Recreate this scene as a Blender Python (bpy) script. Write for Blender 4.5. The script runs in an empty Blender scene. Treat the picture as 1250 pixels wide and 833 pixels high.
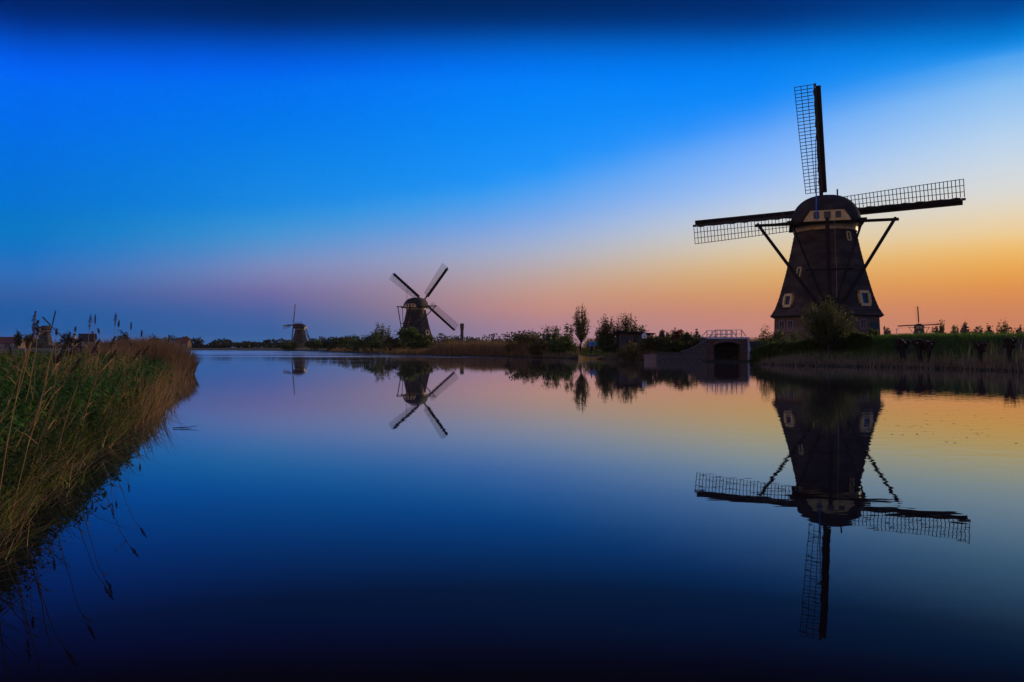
import bpy, math, random
import numpy as np
from mathutils import Matrix, Vector

R = math.radians
rng = np.random.default_rng(7)
random.seed(7)
sc = bpy.context.scene
col = sc.collection

# ------------------------------------------------------------------ camera
FP, HC, YH = 972.2, 1.27, 424.0          # focal length in photo pixels, eye height, horizon row
cam_d = bpy.data.cameras.new('camera')
cam_d.lens = 28.0; cam_d.sensor_width = 36.0
cam_d.clip_start = 0.05; cam_d.clip_end = 20000
cam = bpy.data.objects.new('camera', cam_d); col.objects.link(cam)
PITCH = 1.6
cam.location = (0, 0, HC); cam.rotation_euler = (R(90 + PITCH), 0, 0)
cam_d.shift_y = -(FP * math.tan(R(PITCH)) - (YH - 416.5)) / 1250.0
sc.camera = cam

# ------------------------------------------------------------------ sky
SUN_AZ, SUN_EL = 48.0, 4.5               # the afterglow stands to the right of the view
def lin(c):
    return tuple(((v / 255) / 12.92 if v / 255 <= 0.04045 else ((v / 255 + 0.055) / 1.055) ** 2.4) for v in c)
# sky colours (photo row, sRGB) read down five columns; the same colour sequence slides with bearing from the afterglow
COLS = {
 30: [(0,0,0,35,105),(15,0,0,42,125),(29,0,0,52,150),(48,0,0,68,200),(72,0,0,86,236),(100,0,0,98,250),(250,0,0,108,200),(285,0,0,112,198),(310,0,15,112,195),(333,0,45,110,185),(350,0,48,100,172),(364,0,45,90,160),(380,0,15,90,162),(415,0,0,82,152)],
 330: [(0,0,0,33,90),(15,0,0,38,102),(29,0,0,47,127),(48,0,0,64,180),(72,0,0,86,228),(98,0,0,99,244),(250,0,0,131,222),(288,0,70,140,210),(310,0,105,142,198),(324,0,122,138,188),(342,0,122,122,172),(356,0,112,108,162),(378,0,80,97,160),(408,0,30,92,158)],
 630: [(0,0,0,38,96),(15,0,0,45,112),(29,0,0,56,137),(48,0,0,80,187),(72,0,0,105,235),(98,0,0,118,250),(212,0,10,140,250),(242,0,72,150,240),(272,0,120,165,230),(303,0,147,170,210),(328,0,168,160,175),(353,0,182,145,140),(380,0,188,125,120),(402,0,150,115,145)],
 910: [(0,0,0,42,114),(16,0,0,50,124),(31,0,0,66,152),(50,0,0,95,200),(76,0,0,125,240),(104,0,0,133,250),(140,0,25,142,250),(176,0,100,165,250),(227,0,150,190,245),(267,0,190,205,220),(303,0,215,200,165),(333,0,218,170,100),(366,0,203,130,82),(398,0,188,120,115)],
 1225: [(0,0,0,65,146),(14,0,0,80,165),(27,0,0,98,188),(40,0,0,118,208),(50,0,8,130,222),(59,0,35,143,232),(68,0,65,157,239),(100,0,115,182,242),(166,0,180,210,240),(235,0,214,220,218),(283,0,238,205,140),(313,0,238,175,75),(348,0,225,135,52),(385,0,195,114,80)],
}
_az = [math.degrees(math.atan((x - 625) / FP)) for x in sorted(COLS)]
_tab = np.array([[(r[0], *r[2:]) for r in COLS[x]] for x in sorted(COLS)], float)
_tab[:3, 3:8, 2] = np.minimum(_tab[:3, 3:8, 2] * 1.05 + 2, 235)
_tab[3:, 7:10, 1:] = _tab[3:, 7:10, 1:] * .93 + .07 * np.array([235, 240, 255])
_tab[2:, 9:, 1:] = _tab[2:, 9:, 1:] * .86 + .14 * np.array([245, 215, 190])
SKY = {}
for a in np.linspace(-31.5, 31.7, 14):
    row = np.array([[np.interp(a, _az, _tab[:, i, k]) for k in range(4)] for i in range(_tab.shape[1])])
    SKY[SUN_AZ - a] = [(math.degrees(math.atan((YH - r[0]) / FP * math.cos(R(a)))), tuple(r[1:])) for r in row]
EMAX = 30.0
world = bpy.data.worlds.new('World'); sc.world = world; world.use_nodes = True
nt = world.node_tree; nt.nodes.clear()
N = nt.nodes.new; L = nt.links.new
def mth(op, a, b=None, tree=None):
    n = (tree or nt).nodes.new('ShaderNodeMath'); n.operation = op
    for i, v in enumerate((a, b)):
        if v is None: continue
        if isinstance(v, (int, float)): n.inputs[i].default_value = v
        else: (tree or nt).links.new(v, n.inputs[i])
    return n.outputs[0]
tc = N('ShaderNodeTexCoord'); sep = N('ShaderNodeSeparateXYZ'); L(tc.outputs['Generated'], sep.inputs[0])
elev = mth('MULTIPLY', mth('ARCSINE', sep.outputs[2]), 180 / math.pi)
# faint unevenness of the air so that the bands are not ruled lines
sn = N('ShaderNodeTexNoise'); sn.inputs['Scale'].default_value = 2.2; sn.inputs['Detail'].default_value = 2
smap = N('ShaderNodeMapping'); smap.inputs['Scale'].default_value = (1, 1, 4); L(tc.outputs['Generated'], smap.inputs[0]); L(smap.outputs[0], sn.inputs['Vector'])
elev = mth('ADD', elev, mth('MULTIPLY', mth('SUBTRACT', sn.outputs[0], 0.5), 0.5))
epos = mth('DIVIDE', elev, EMAX)
az = mth('ARCTAN2', sep.outputs[0], sep.outputs[1])
diff = mth('MULTIPLY', mth('ARCCOSINE', mth('COSINE', mth('SUBTRACT', az, R(SUN_AZ)))), 180 / math.pi)
prev = None; pd = None
for dlt in sorted(SKY):
    cr = N('ShaderNodeValToRGB'); el = cr.color_ramp; el.interpolation = 'B_SPLINE'
    pts = [(max(e, 0) / EMAX, lin(c)) for e, c in SKY[dlt]]
    pts.sort()
    while len(el.elements) < len(pts): el.elements.new(0.5)
    for k, (p, c) in enumerate(pts):
        el.elements[k].position = p; el.elements[k].color = (*c, 1)
    L(epos, cr.inputs[0])
    if prev is None: prev = cr.outputs[0]
    else:
        mr = N('ShaderNodeMapRange'); mr.interpolation_type = 'LINEAR'
        mr.inputs[1].default_value = pd; mr.inputs[2].default_value = dlt
        L(diff, mr.inputs[0])
        mx = N('ShaderNodeMix'); mx.data_type = 'RGBA'
        L(mr.outputs[0], mx.inputs[0]); L(prev, mx.inputs[6]); L(cr.outputs[0], mx.inputs[7])
        prev = mx.outputs[2]
    pd = dlt
# the eastern sky behind the camera: a rosy belt over the grey-blue earth shadow
cr = N('ShaderNodeValToRGB'); el = cr.color_ramp
east = [(0, (70, 85, 130)), (3, (120, 110, 145)), (8, (215, 165, 160)), (16, (225, 185, 175)), (28, (170, 165, 190)), (45, (80, 110, 175)), (75, (0, 45, 120))]
while len(el.elements) < len(east): el.elements.new(.5)
for k, (e_, c) in enumerate(east):
    el.elements[k].position = e_ / 90; el.elements[k].color = (*lin(c), 1)
L(mth('DIVIDE', elev, 90.0), cr.inputs[0])
mr = N('ShaderNodeMapRange'); mr.interpolation_type = 'SMOOTHSTEP'
mr.inputs[1].default_value = 92; mr.inputs[2].default_value = 150; L(diff, mr.inputs[0])
mx = N('ShaderNodeMix'); mx.data_type = 'RGBA'
L(mr.outputs[0], mx.inputs[0]); L(prev, mx.inputs[6]); L(cr.outputs[0], mx.inputs[7])
prev = mx.outputs[2]
bg = N('ShaderNodeBackground'); bg.inputs[1].default_value = 1.0; L(prev, bg.inputs[0])
wo = N('ShaderNodeOutputWorld'); L(bg.outputs[0], wo.inputs[0])

# ------------------------------------------------------------------ afterglow light
sl = bpy.data.lights.new('sun', 'SUN'); sl.energy = 2.8; sl.angle = R(12); sl.color = (1.0, 0.72, 0.42)
sun = bpy.data.objects.new('sun', sl); col.objects.link(sun)
sdir = Vector((math.sin(R(SUN_AZ)) * math.cos(R(SUN_EL + 3)), math.cos(R(SUN_AZ)) * math.cos(R(SUN_EL + 3)), math.sin(R(SUN_EL + 3))))
sun.rotation_euler = sdir.to_track_quat('Z', 'Y').to_euler()
sun.location = sdir * 300

vs = sc.view_settings
vs.view_transform = 'Standard'; vs.look = 'None'; vs.exposure = 0.0; vs.gamma = 1.0; vs.use_curve_mapping = False
sc.render.engine = 'CYCLES'
sc.cycles.use_denoising = True
sc.cycles.max_bounces = 6; sc.cycles.diffuse_bounces = 2; sc.cycles.glossy_bounces = 3
sc.cycles.transparent_max_bounces = 6; sc.cycles.transmission_bounces = 3
sc.cycles.sample_clamp_indirect = 4.0

# ------------------------------------------------------------------ helpers
def P(x, D, y=None):
    X = (x - 625) * D / FP
    return (X, D) if y is None else (X, D, HC + (YH - y) * D / FP)
def px2w(x, y, z=0.0):
    D = FP * (HC - z) / (y - YH); return ((x - 625) * D / FP, D)

def mesh_np(name, verts, *facesets, smooth=False):
    """facesets: int arrays (n,k)"""
    me = bpy.data.meshes.new(name)
    verts = np.asarray(verts, dtype=np.float32).reshape(-1, 3)
    me.vertices.add(len(verts)); me.vertices.foreach_set('co', verts.ravel())
    fs = [np.asarray(f, dtype=np.int32) for f in facesets if len(f)]
    tot = sum(f.size for f in fs); npoly = sum(len(f) for f in fs)
    me.loops.add(tot); me.loops.foreach_set('vertex_index', np.concatenate([f.ravel() for f in fs]))
    me.polygons.add(npoly)
    starts = []; s = 0
    for f in fs:
        starts.append(s + np.arange(len(f)) * f.shape[1]); s += f.size
    me.polygons.foreach_set('loop_start', np.concatenate(starts).astype(np.int32))
    if smooth: me.polygons.foreach_set('use_smooth', np.ones(npoly, dtype=bool))
    me.update(calc_edges=True); me.validate()
    return me

class MB:
    def __init__(s): s.v = []; s.f = []
    def add(s, vs_, fs_):
        o = len(s.v); s.v += [tuple(v) for v in vs_]; s.f += [tuple(i + o for i in f) for f in fs_]; return s
    def box(s, c, d, M=None):
        hx, hy, hz = d[0] / 2, d[1] / 2, d[2] / 2
        vs_ = [Vector((c[0] + a * hx, c[1] + b * hy, c[2] + e * hz)) for e in (-1, 1) for b in (-1, 1) for a in (-1, 1)]
        if M: vs_ = [M @ v for v in vs_]
        return s.add(vs_, [(0, 2, 3, 1), (4, 5, 7, 6), (0, 1, 5, 4), (2, 6, 7, 3), (0, 4, 6, 2), (1, 3, 7, 5)])
    def beam(s, p0, p1, w0, w1=None, up=(0, 0, 1), h0=None, h1=None):
        p0, p1 = Vector(p0), Vector(p1); w1 = w1 or w0; h0 = h0 or w0; h1 = h1 or w1
        d = (p1 - p0).normalized(); u = Vector(up)
        if abs(d.dot(u)) > .98: u = Vector((0, 1, 0))
        a = d.cross(u).normalized(); b = a.cross(d)
        vs_ = []
        for p, w, h in ((p0, w0, h0), (p1, w1, h1)):
            for sa, sb in ((-1, -1), (1, -1), (1, 1), (-1, 1)): vs_.append(p + a * sa * w / 2 + b * sb * h / 2)
        return s.add(vs_, [(3, 2, 1, 0), (4, 5, 6, 7), (0, 1, 5, 4), (1, 2, 6, 5), (2, 3, 7, 6), (3, 0, 4, 7)])
    def tube(s, pts, rad, n=6, cap=True):
        pts = [Vector(p) for p in pts]; rings = []
        for i, p in enumerate(pts):
            d = (pts[min(i + 1, len(pts) - 1)] - pts[max(i - 1, 0)])
            d = d.normalized() if d.length > 1e-9 else Vector((0, 0, 1))
            u = Vector((0, 0, 1)) if abs(d.z) < .95 else Vector((0, 1, 0))
            a = d.cross(u).normalized(); b = a.cross(d)
            r = rad[i] if hasattr(rad, '__len__') else rad
            rings.append([p + (a * math.cos(2 * math.pi * k / n) + b * math.sin(2 * math.pi * k / n)) * r for k in range(n)])
        fs_ = []
        for i in range(len(pts) - 1):
            for k in range(n):
                fs_.append((i * n + k, i * n + (k + 1) % n, (i + 1) * n + (k + 1) % n, (i + 1) * n + k))
        if cap:
            fs_.append(tuple(range(n - 1, -1, -1))); m = (len(pts) - 1) * n; fs_.append(tuple(m + k for k in range(n)))
        return s.add([v for r_ in rings for v in r_], fs_)
    def lathe(s, prof, n=8, phase=0.0, close_top=True, close_bot=False):
        """prof: (radius, z)"""
        vs_ = [(r * math.sin(phase + 2 * math.pi * k / n), -r * math.cos(phase + 2 * math.pi * k / n), z) for r, z in prof for k in range(n)]
        fs_ = [(i * n + k, i * n + (k + 1) % n, (i + 1) * n + (k + 1) % n, (i + 1) * n + k) for i in range(len(prof) - 1) for k in range(n)]
        if close_top: m = (len(prof) - 1) * n; fs_.append(tuple(m + k for k in range(n)))
        if close_bot: fs_.append(tuple(range(n - 1, -1, -1)))
        return s.add(vs_, fs_)
    def ico(s, c, r, jit=0.0, sc3=(1, 1, 1), seg=8, rings=5):
        vs_ = [(c[0], c[1], c[2] - r * sc3[2])]
        for i in range(1, rings):
            t = math.pi * i / rings
            for k in range(seg):
                q = r * (1 + random.uniform(-jit, jit))
                vs_.append((c[0] + q * sc3[0] * math.sin(t) * math.cos(2 * math.pi * k / seg), c[1] + q * sc3[1] * math.sin(t) * math.sin(2 * math.pi * k / seg), c[2] - q * sc3[2] * math.cos(t)))
        vs_.append((c[0], c[1], c[2] + r * sc3[2])); top = len(vs_) - 1
        fs_ = [(0, 1 + (k + 1) % seg, 1 + k) for k in range(seg)]
        for i in range(rings - 2):
            for k in range(seg):
                a = 1 + i * seg + k; b = 1 + i * seg + (k + 1) % seg
                fs_.append((a, b, b + seg, a + seg))
        m = 1 + (rings - 2) * seg
        fs_ += [(m + k, m + (k + 1) % seg, top) for k in range(seg)]
        return s.add(vs_, fs_)
    def mesh(s, name, smooth=False):
        me = bpy.data.meshes.new(name); me.from_pydata(s.v, [], s.f); me.update()
        if smooth: me.polygons.foreach_set('use_smooth', [True] * len(me.polygons))
        return me
    def build(s, name, mat, parent=None, smooth=False):
        return link(name, s.mesh(name, smooth), mat, parent)

def link(name, me, mat=None, parent=None, loc=None, mtx=None):
    if mat is not None and len(me.materials) == 0: me.materials.append(mat)
    o = bpy.data.objects.new(name, me); col.objects.link(o)
    if parent is not None: o.parent = parent
    if loc is not None: o.location = loc
    if mtx is not None: o.matrix_local = mtx
    return o
def tag(o, label, cat, group=None, kind=None):
    o['label'] = label; o['category'] = cat
    if group: o['group'] = group
    if kind: o['kind'] = kind
    return o
def thing(name, label, cat, loc=(0, 0, 0), rz=0, group=None):
    o = bpy.data.objects.new(name, None); col.objects.link(o); o.empty_display_size = .3
    o.location = loc; o.rotation_euler = (0, 0, rz)
    return tag(o, label, cat, group)

# ------------------------------------------------------------------ materials
def mat(name, c1, c2=None, rough=0.8, scale=3.0, bump=0.0, bscale=None, stretch=(1, 1, 1), island=None, trans=0.0, spec=0.3, metal=0.0, detail=4):
    m = bpy.data.materials.new(name); m.use_nodes = True
    t = m.node_tree; n_ = t.nodes; l_ = t.links
    b = n_['Principled BSDF']; out = n_['Material Output']
    b.inputs['Roughness'].default_value = rough; b.inputs['Metallic'].default_value = metal
    b.inputs['Specular IOR Level'].default_value = spec
    c2 = c2 or tuple(v * .6 for v in c1)
    co = n_.new('ShaderNodeTexCoord'); mp = n_.new('ShaderNodeMapping'); mp.inputs['Scale'].default_value = stretch
    l_.new(co.outputs['Object'], mp.inputs[0])
    nz = n_.new('ShaderNodeTexNoise'); nz.inputs['Scale'].default_value = scale; nz.inputs['Detail'].default_value = detail
    l_.new(mp.outputs[0], nz.inputs['Vector'])
    cr = n_.new('ShaderNodeValToRGB'); e = cr.color_ramp.elements
    e[0].position = .3; e[0].color = (*c2, 1); e[1].position = .7; e[1].color = (*c1, 1)
    l_.new(nz.outputs[0], cr.inputs[0]); c = cr.outputs[0]
    if island:
        g = n_.new('ShaderNodeNewGeometry'); ir = n_.new('ShaderNodeValToRGB'); ie = ir.color_ramp
        while len(ie.elements) < len(island): ie.elements.new(.5)
        for k, ic in enumerate(island):
            ie.elements[k].position = k / (len(island) - 1); ie.elements[k].color = (*ic, 1)
        l_.new(g.outputs['Random Per Island'], ir.inputs[0])
        mx = n_.new('ShaderNodeMix'); mx.data_type = 'RGBA'; mx.inputs[0].default_value = .65
        l_.new(c, mx.inputs[6]); l_.new(ir.outputs[0], mx.inputs[7]); c = mx.outputs[2]
    l_.new(c, b.inputs['Base Color'])
    if bump:
        n2 = n_.new('ShaderNodeTexNoise'); n2.inputs['Scale'].default_value = bscale or scale * 4; n2.inputs['Detail'].default_value = 5
        l_.new(mp.outputs[0], n2.inputs['Vector'])
        bp = n_.new('ShaderNodeBump'); bp.inputs['Strength'].default_value = .6; bp.inputs['Distance'].default_value = bump
        l_.new(n2.outputs[0], bp.inputs['Height']); l_.new(bp.outputs[0], b.inputs['Normal'])
    if trans:
        tr = n_.new('ShaderNodeBsdfTranslucent'); l_.new(c, tr.inputs[0])
        ms = n_.new('ShaderNodeMixShader'); ms.inputs[0].default_value = trans
        l_.new(b.outputs[0], ms.inputs[1]); l_.new(tr.outputs[0], ms.inputs[2]); l_.new(ms.outputs[0], out.inputs[0])
    return m
def brick_mat(name, c1, c2, mortar, scale=1.0):
    m = mat(name, c1, c2, .85, 2.0)
    t = m.node_tree; n_ = t.nodes; l_ = t.links; b = n_['Principled BSDF']
    co = [x for x in n_ if x.type == 'TEX_COORD'][0]
    sx = n_.new('ShaderNodeSeparateXYZ'); l_.new(co.outputs['Object'], sx.inputs[0])
    ad = n_.new('ShaderNodeMath'); l_.new(sx.outputs[0], ad.inputs[0]); l_.new(sx.outputs[1], ad.inputs[1])
    cb = n_.new('ShaderNodeCombineXYZ'); l_.new(ad.outputs[0], cb.inputs[0]); l_.new(sx.outputs[2], cb.inputs[1])
    br = n_.new('ShaderNodeTexBrick'); br.inputs['Scale'].default_value = 1.0
    br.inputs['Brick Width'].default_value = .22 * scale; br.inputs['Row Height'].default_value = .065 * scale; br.inputs['Mortar Size'].default_value = .009 * scale
    br.inputs['Color1'].default_value = (*c1, 1); br.inputs['Color2'].default_value = (*c2, 1); br.inputs['Mortar'].default_value = (*mortar, 1)
    l_.new(cb.outputs[0], br.inputs['Vector'])
    nz = [x for x in n_ if x.type == 'TEX_NOISE'][0]
    mx = n_.new('ShaderNodeMix'); mx.data_type = 'RGBA'; mx.blend_type = 'MULTIPLY'; mx.inputs[0].default_value = .6
    l_.new(br.outputs[0], mx.inputs[6]); l_.new(nz.outputs[0], mx.inputs[7]); l_.new(mx.outputs[2], b.inputs['Base Color'])
    bp = n_.new('ShaderNodeBump'); bp.inputs['Distance'].default_value = .01; bp.invert = True
    l_.new(br.outputs['Fac'], bp.inputs['Height']); l_.new(bp.outputs[0], b.inputs['Normal'])
    return m

M = {}
M['soil'] = mat('soil', (.045, .035, .02), (.02, .018, .01), .95, 1.5, .03)
M['thatch'] = mat('thatch', (.085, .060, .046), (.024, .018, .014), .95, .55, .07, 14, (1, 1, 2.2), detail=9)
M['cap_thatch'] = mat('cap_thatch', (.06, .043, .033), (.02, .015, .012), .95, .9, .06, 14, (1, 3, 1))
M['brick'] = brick_mat('brick', (.20, .095, .06), (.14, .07, .05), (.25, .22, .19))
M['bridge_brick'] = brick_mat('bridge_brick', (.12, .062, .04), (.07, .04, .03), (.15, .13, .115), 1.9)
M['grey_brick'] = brick_mat('grey_brick', (.10, .088, .08), (.06, .053, .05), (.2, .18, .17), 2.2)
M['cream'] = mat('cream_paint', (.72, .50, .20), (.55, .37, .14), .55, 4)
M['white'] = mat('white_paint', (.75, .76, .78), (.6, .61, .62), .5, 5)
M['railpaint'] = mat('rail_paint', (.42, .47, .54), (.3, .34, .4), .45, 5)
M['tar'] = mat('tarred_wood', (.028, .022, .018), (.012, .009, .008), .8, 6, .005, 30, spec=.1)
M['steel'] = mat('dark_steel', (.035, .028, .024), (.02, .016, .014), .5, 5)
M['lath'] = mat('lath_wood', (.05, .035, .026), (.03, .02, .016), .7, 6)
M['cloth'] = mat('sail_cloth', (.06, .045, .034), (.035, .026, .02), .9, 5)
M['glass'] = mat('window_glass', (.03, .04, .05), (.015, .025, .03), .2, 2, spec=.3)
M['greenpaint'] = mat('green_paint', (.015, .05, .04), (.01, .035, .03), .5, 5)
M['bluepaint'] = mat('blue_paint', (.03, .16, .55), (.02, .12, .45), .45, 5)
M['weather'] = mat('weathered_wood', (.33, .25, .22), (.2, .15, .13), .9, 6, .01, 25, (1, 1, .2))
M['reed_dark'] = mat('brown_reed', (.24, .15, .065), (.13, .08, .036), .85, .5, island=[(.13, .075, .03), (.26, .155, .06), (.36, .22, .085)], trans=.25)
M['rope'] = mat('rope', (.35, .30, .24), (.25, .2, .16), .9, 20)
M['bark'] = mat('bark', (.055, .042, .032), (.025, .02, .015), .95, 6, .02, 25, (1, 1, .3))
M['dark_bark'] = mat('willow_bark', (.028, .02, .017), (.012, .009, .008), .95, 6, .03, 20, (1, 1, .3))
M['cut'] = mat('cut_wood', (.55, .38, .26), (.42, .28, .18), .8, 12)
def leafmat(name, cols, trans=.45):
    return mat(name, cols[len(cols) // 2], cols[0], .6, 1.2, island=cols, trans=trans, spec=.25)
M['leaf_green'] = leafmat('leaf_green', [(.04, .07, .014), (.065, .105, .02), (.10, .14, .03)])
M['leaf_dark'] = leafmat('leaf_dark', [(.035, .055, .014), (.055, .08, .018), (.08, .105, .026)])
M['leaf_yellow'] = leafmat('leaf_yellow', [(.07, .09, .015), (.12, .13, .02), (.17, .16, .03)])
M['leaf_olive'] = leafmat('leaf_olive', [(.075, .072, .02), (.12, .105, .03), (.17, .14, .042)])
M['leaf_red'] = leafmat('leaf_red', [(.09, .02, .018), (.13, .03, .02), (.07, .04, .02)])
M['leaf_far'] = leafmat('leaf_far', [(.02, .028, .018), (.032, .04, .024), (.045, .05, .03)])
M['leaf_willow'] = leafmat('leaf_willow', [(.055, .065, .014), (.085, .10, .02), (.12, .13, .03)])
M['straw'] = mat('dry_straw', (.42, .27, .11), (.25, .15, .06), .8, 3, island=[(.10, .055, .02), (.34, .20, .075), (.62, .42, .17), (.18, .10, .035)], trans=.3)
M['reed'] = mat('reed_straw', (.40, .24, .10), (.26, .15, .06), .8, 2, island=[(.22, .12, .045), (.36, .21, .08), (.46, .29, .12)], trans=.3)
M['reed_pale'] = mat('pale_reed', (.28, .22, .13), (.15, .115, .06), .8, 2, island=[(.07, .055, .025), (.17, .13, .07), (.38, .31, .2)], trans=.3)
M['plume'] = mat('reed_plume', (.10, .06, .04), (.06, .035, .025), .9, 9)
M['grass'] = leafmat('grass', [(.04, .085, .012), (.075, .155, .018), (.12, .21, .03)])
M['nettle'] = leafmat('nettle_leaf', [(.03, .075, .012), (.07, .17, .022), (.14, .26, .04)], .3)
M['ground'] = mat('meadow_ground', (.035, .045, .014), (.02, .018, .009), .95, .6, .05)

# ------------------------------------------------------------------ shorelines and the ground
LEFT = [(-2.3, -12), (-2.4, 0.5), (-2.8, 3.0), (-3.3, 4.7), px2w(0, 640), px2w(60, 588), px2w(126, 544), px2w(170, 511), px2w(193, 488), px2w(220, 464), px2w(234, 456), (-17.8, 42), (-21, 47), (-32, 62), (-62, 112), (-110, 205), (-148, 318)]
FAR = [px2w(*p) for p in [(250, 427.8), (340, 428.4), (400, 429.8), (430, 431), (480, 432.5), (525, 433.8), (600, 435.5), (640, 436.5), (700, 438.0), (740, 439), (800, 440.5), (862, 441.6), (915, 441.6), (925, 444.5), (960, 446.5), (1050, 448), (1150, 450.5), (1250, 454), (1400, 460), (1600, 470)]] + [(30, 14), (34, -12)]
WATER = np.array(LEFT + FAR)
def shore_dist(x, y, poly=WATER):
    """signed distance to the water's edge, positive on land"""
    x = np.asarray(x, float); y = np.asarray(y, float)
    best = np.full(x.shape, 1e18); inside = np.zeros(x.shape, bool)
    n = len(poly)
    for i in range(n):
        ax, ay = poly[i]; bx, by = poly[(i + 1) % n]
        dx, dy = bx - ax, by - ay
        t = np.clip(((x - ax) * dx + (y - ay) * dy) / (dx * dx + dy * dy), 0, 1)
        best = np.minimum(best, (x - ax - t * dx) ** 2 + (y - ay - t * dy) ** 2)
        c = ((ay > y) != (by > y))
        with np.errstate(divide='ignore', invalid='ignore'):
            xi = (bx - ax) * (y - ay) / (by - ay if by != ay else 1e-9) + ax
        inside ^= c & (x < xi)
    d = np.sqrt(best)
    return np.where(inside, -d, d)
def sst(a, b, v):
    t = np.clip((v - a) / (b - a), 0, 1); return t * t * (3 - 2 * t)
def gnoise(x, y, s):
    return (np.sin(x * s + 1.3 * np.sin(y * s * .7)) + np.sin(y * s * 1.3 + 1.7 * np.sin(x * s * .6 + 2))) * .25
def ground_z(x, y):
    x = np.asarray(x, float); y = np.asarray(y, float)
    d = shore_dist(x, y)
    z = np.where(d < 0, np.maximum(-.9, d * .5 - .05), 0)
    land = .10 + .32 * sst(0, 2.0, d) + .35 * sst(6, 40, d) + gnoise(x, y, .9) * .08 * sst(.3, 1.5, d)
    dk = sst(17.5, 21.5, x + (y - 55) * .12) * sst(95, 78, y) # dike on the mill side
    dike = .10 + gnoise(x, y, .45) * .22 * sst(2, 8, d) + gnoise(x + 9, y, 1.3) * .1 * sst(1, 4, d) + .40 * sst(0, 2.5, d) + 1.40 * sst(4.0, 9.0, d) - .20 * sst(14, 21, d)
    lnd = land * (1 - dk) + dike * dk
    return np.where(d < 0, z, lnd + 0.0)
def axis(segs, lo, hi, gr=1.09):
    a = []
    for s, e, st in segs: a += list(np.arange(s, e, st))
    a.append(segs[-1][1]); st = segs[-1][2]
    while a[-1] < hi: st *= gr; a.append(a[-1] + st)
    st = segs[0][2]
    while a[0] > lo: st *= gr; a.insert(0, a[0] - st)
    return np.array(a)
gx = axis([(-60, -18, 1.2), (-18, -1.5, .3), (-1.5, 16, 1.5), (16, 60, .7)], -2500, 2500)
gy = axis([(-12, 3, 1.5), (3, 34, .35), (34, 90, .7), (90, 150, 1.5)], -200, 3000)
GX, GY = np.meshgrid(gx, gy)
GZ = ground_z(GX.ravel(), GY.ravel()).reshape(GX.shape)
ny, nx = GX.shape
ii = np.arange(ny * nx).reshape(ny, nx)
gq = np.stack([ii[:-1, :-1], ii[:-1, 1:], ii[1:, 1:], ii[1:, :-1]], -1).reshape(-1, 4)
ground = link('ground', mesh_np('ground', np.stack([GX, GY, GZ], -1), gq, smooth=True), M['ground'])
tag(ground, 'low dark green polder banks and dike around the water', 'ground', kind='structure')

# ------------------------------------------------------------------ water
wm = bpy.data.materials.new('still_water'); wm.use_nodes = True
t = wm.node_tree; b = t.nodes['Principled BSDF']
b.inputs['Base Color'].default_value = (.004, .006, .010, 1); b.inputs['Roughness'].default_value = .012; b.inputs['IOR'].default_value = 1.2
co = t.nodes.new('ShaderNodeTexCoord')
def wnoise(scale, stretch, detail=2):
    mp = t.nodes.new('ShaderNodeMapping'); mp.inputs['Scale'].default_value = stretch; t.links.new(co.outputs['Object'], mp.inputs[0])
    n = t.nodes.new('ShaderNodeTexNoise'); n.inputs['Scale'].default_value = scale; n.inputs['Detail'].default_value = detail
    t.links.new(mp.outputs[0], n.inputs['Vector']); return n.outputs[0]
def wbump(h, dist, prevn=None):
    bp = t.nodes.new('ShaderNodeBump'); bp.inputs['Strength'].default_value = 1.0
    if isinstance(dist, float): bp.inputs['Distance'].default_value = dist
    else: t.links.new(dist, bp.inputs['Distance'])
    t.links.new(h, bp.inputs['Height'])
    if prevn: t.links.new(prevn, bp.inputs['Normal'])
    return bp.outputs[0]
wsep = t.nodes.new('ShaderNodeSeparateXYZ'); t.links.new(co.outputs['Object'], wsep.inputs[0])
far = t.nodes.new('ShaderNodeMapRange'); far.inputs[1].default_value = 45; far.inputs[2].default_value = 150; t.links.new(wsep.outputs[1], far.inputs[0])
right = t.nodes.new('ShaderNodeMapRange'); right.inputs[1].default_value = 1; right.inputs[2].default_value = 9; t.links.new(wsep.outputs[0], right.inputs[0])
patch = t.nodes.new('ShaderNodeMapRange'); patch.inputs[1].default_value = .47; patch.inputs[2].default_value = .62
t.links.new(wnoise(.018, (1, 3.5, 1), 3), patch.inputs[0])
nrm = wbump(wnoise(1.0, (.35, 1.1, 1), 2), .0005)
fine = wnoise(1.0, (2.2, 3.4, 1), 2)
nrm = wbump(fine, mth('ADD', mth('MULTIPLY', right.outputs[0], .0018, t), .0003, t), nrm)
rip = wnoise(1.0, (1.6, 2.4, 1), 3)
nrm = wbump(rip, mth('MULTIPLY', mth('MULTIPLY', far.outputs[0], patch.outputs[0], t), .02, t), nrm)
rg = mth('ADD', mth('MULTIPLY', mth('MULTIPLY', far.outputs[0], patch.outputs[0], t), .10, t), mth('ADD', mth('MULTIPLY', far.outputs[0], .08, t), .012, t), t)
t.nodes.remove(b)
fr = t.nodes.new('ShaderNodeFresnel'); fr.inputs[0].default_value = 1.33
fc = t.nodes.new('ShaderNodeValToRGB'); fe = fc.color_ramp            # reflection by grazing angle, its dimming and blue cast put into the gloss colour
FR = [(.04, (.006, .005, .006)), (.11, (.012, .011, .013)), (.18, (.032, .040, .045)), (.26, (.08, .14, .185)), (.40, (.24, .345, .45)), (.55, (.50, .60, .71)), (.70, (.76, .83, .87)), (.85, (.94, .95, .97)), (1.0, (1, 1, 1))]
while len(fe.elements) < len(FR): fe.elements.new(.5)
for k, (p_, c_) in enumerate(FR): fe.elements[k].position = p_; fe.elements[k].color = (*c_, 1)
t.links.new(fr.outputs[0], fc.inputs[0])
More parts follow.
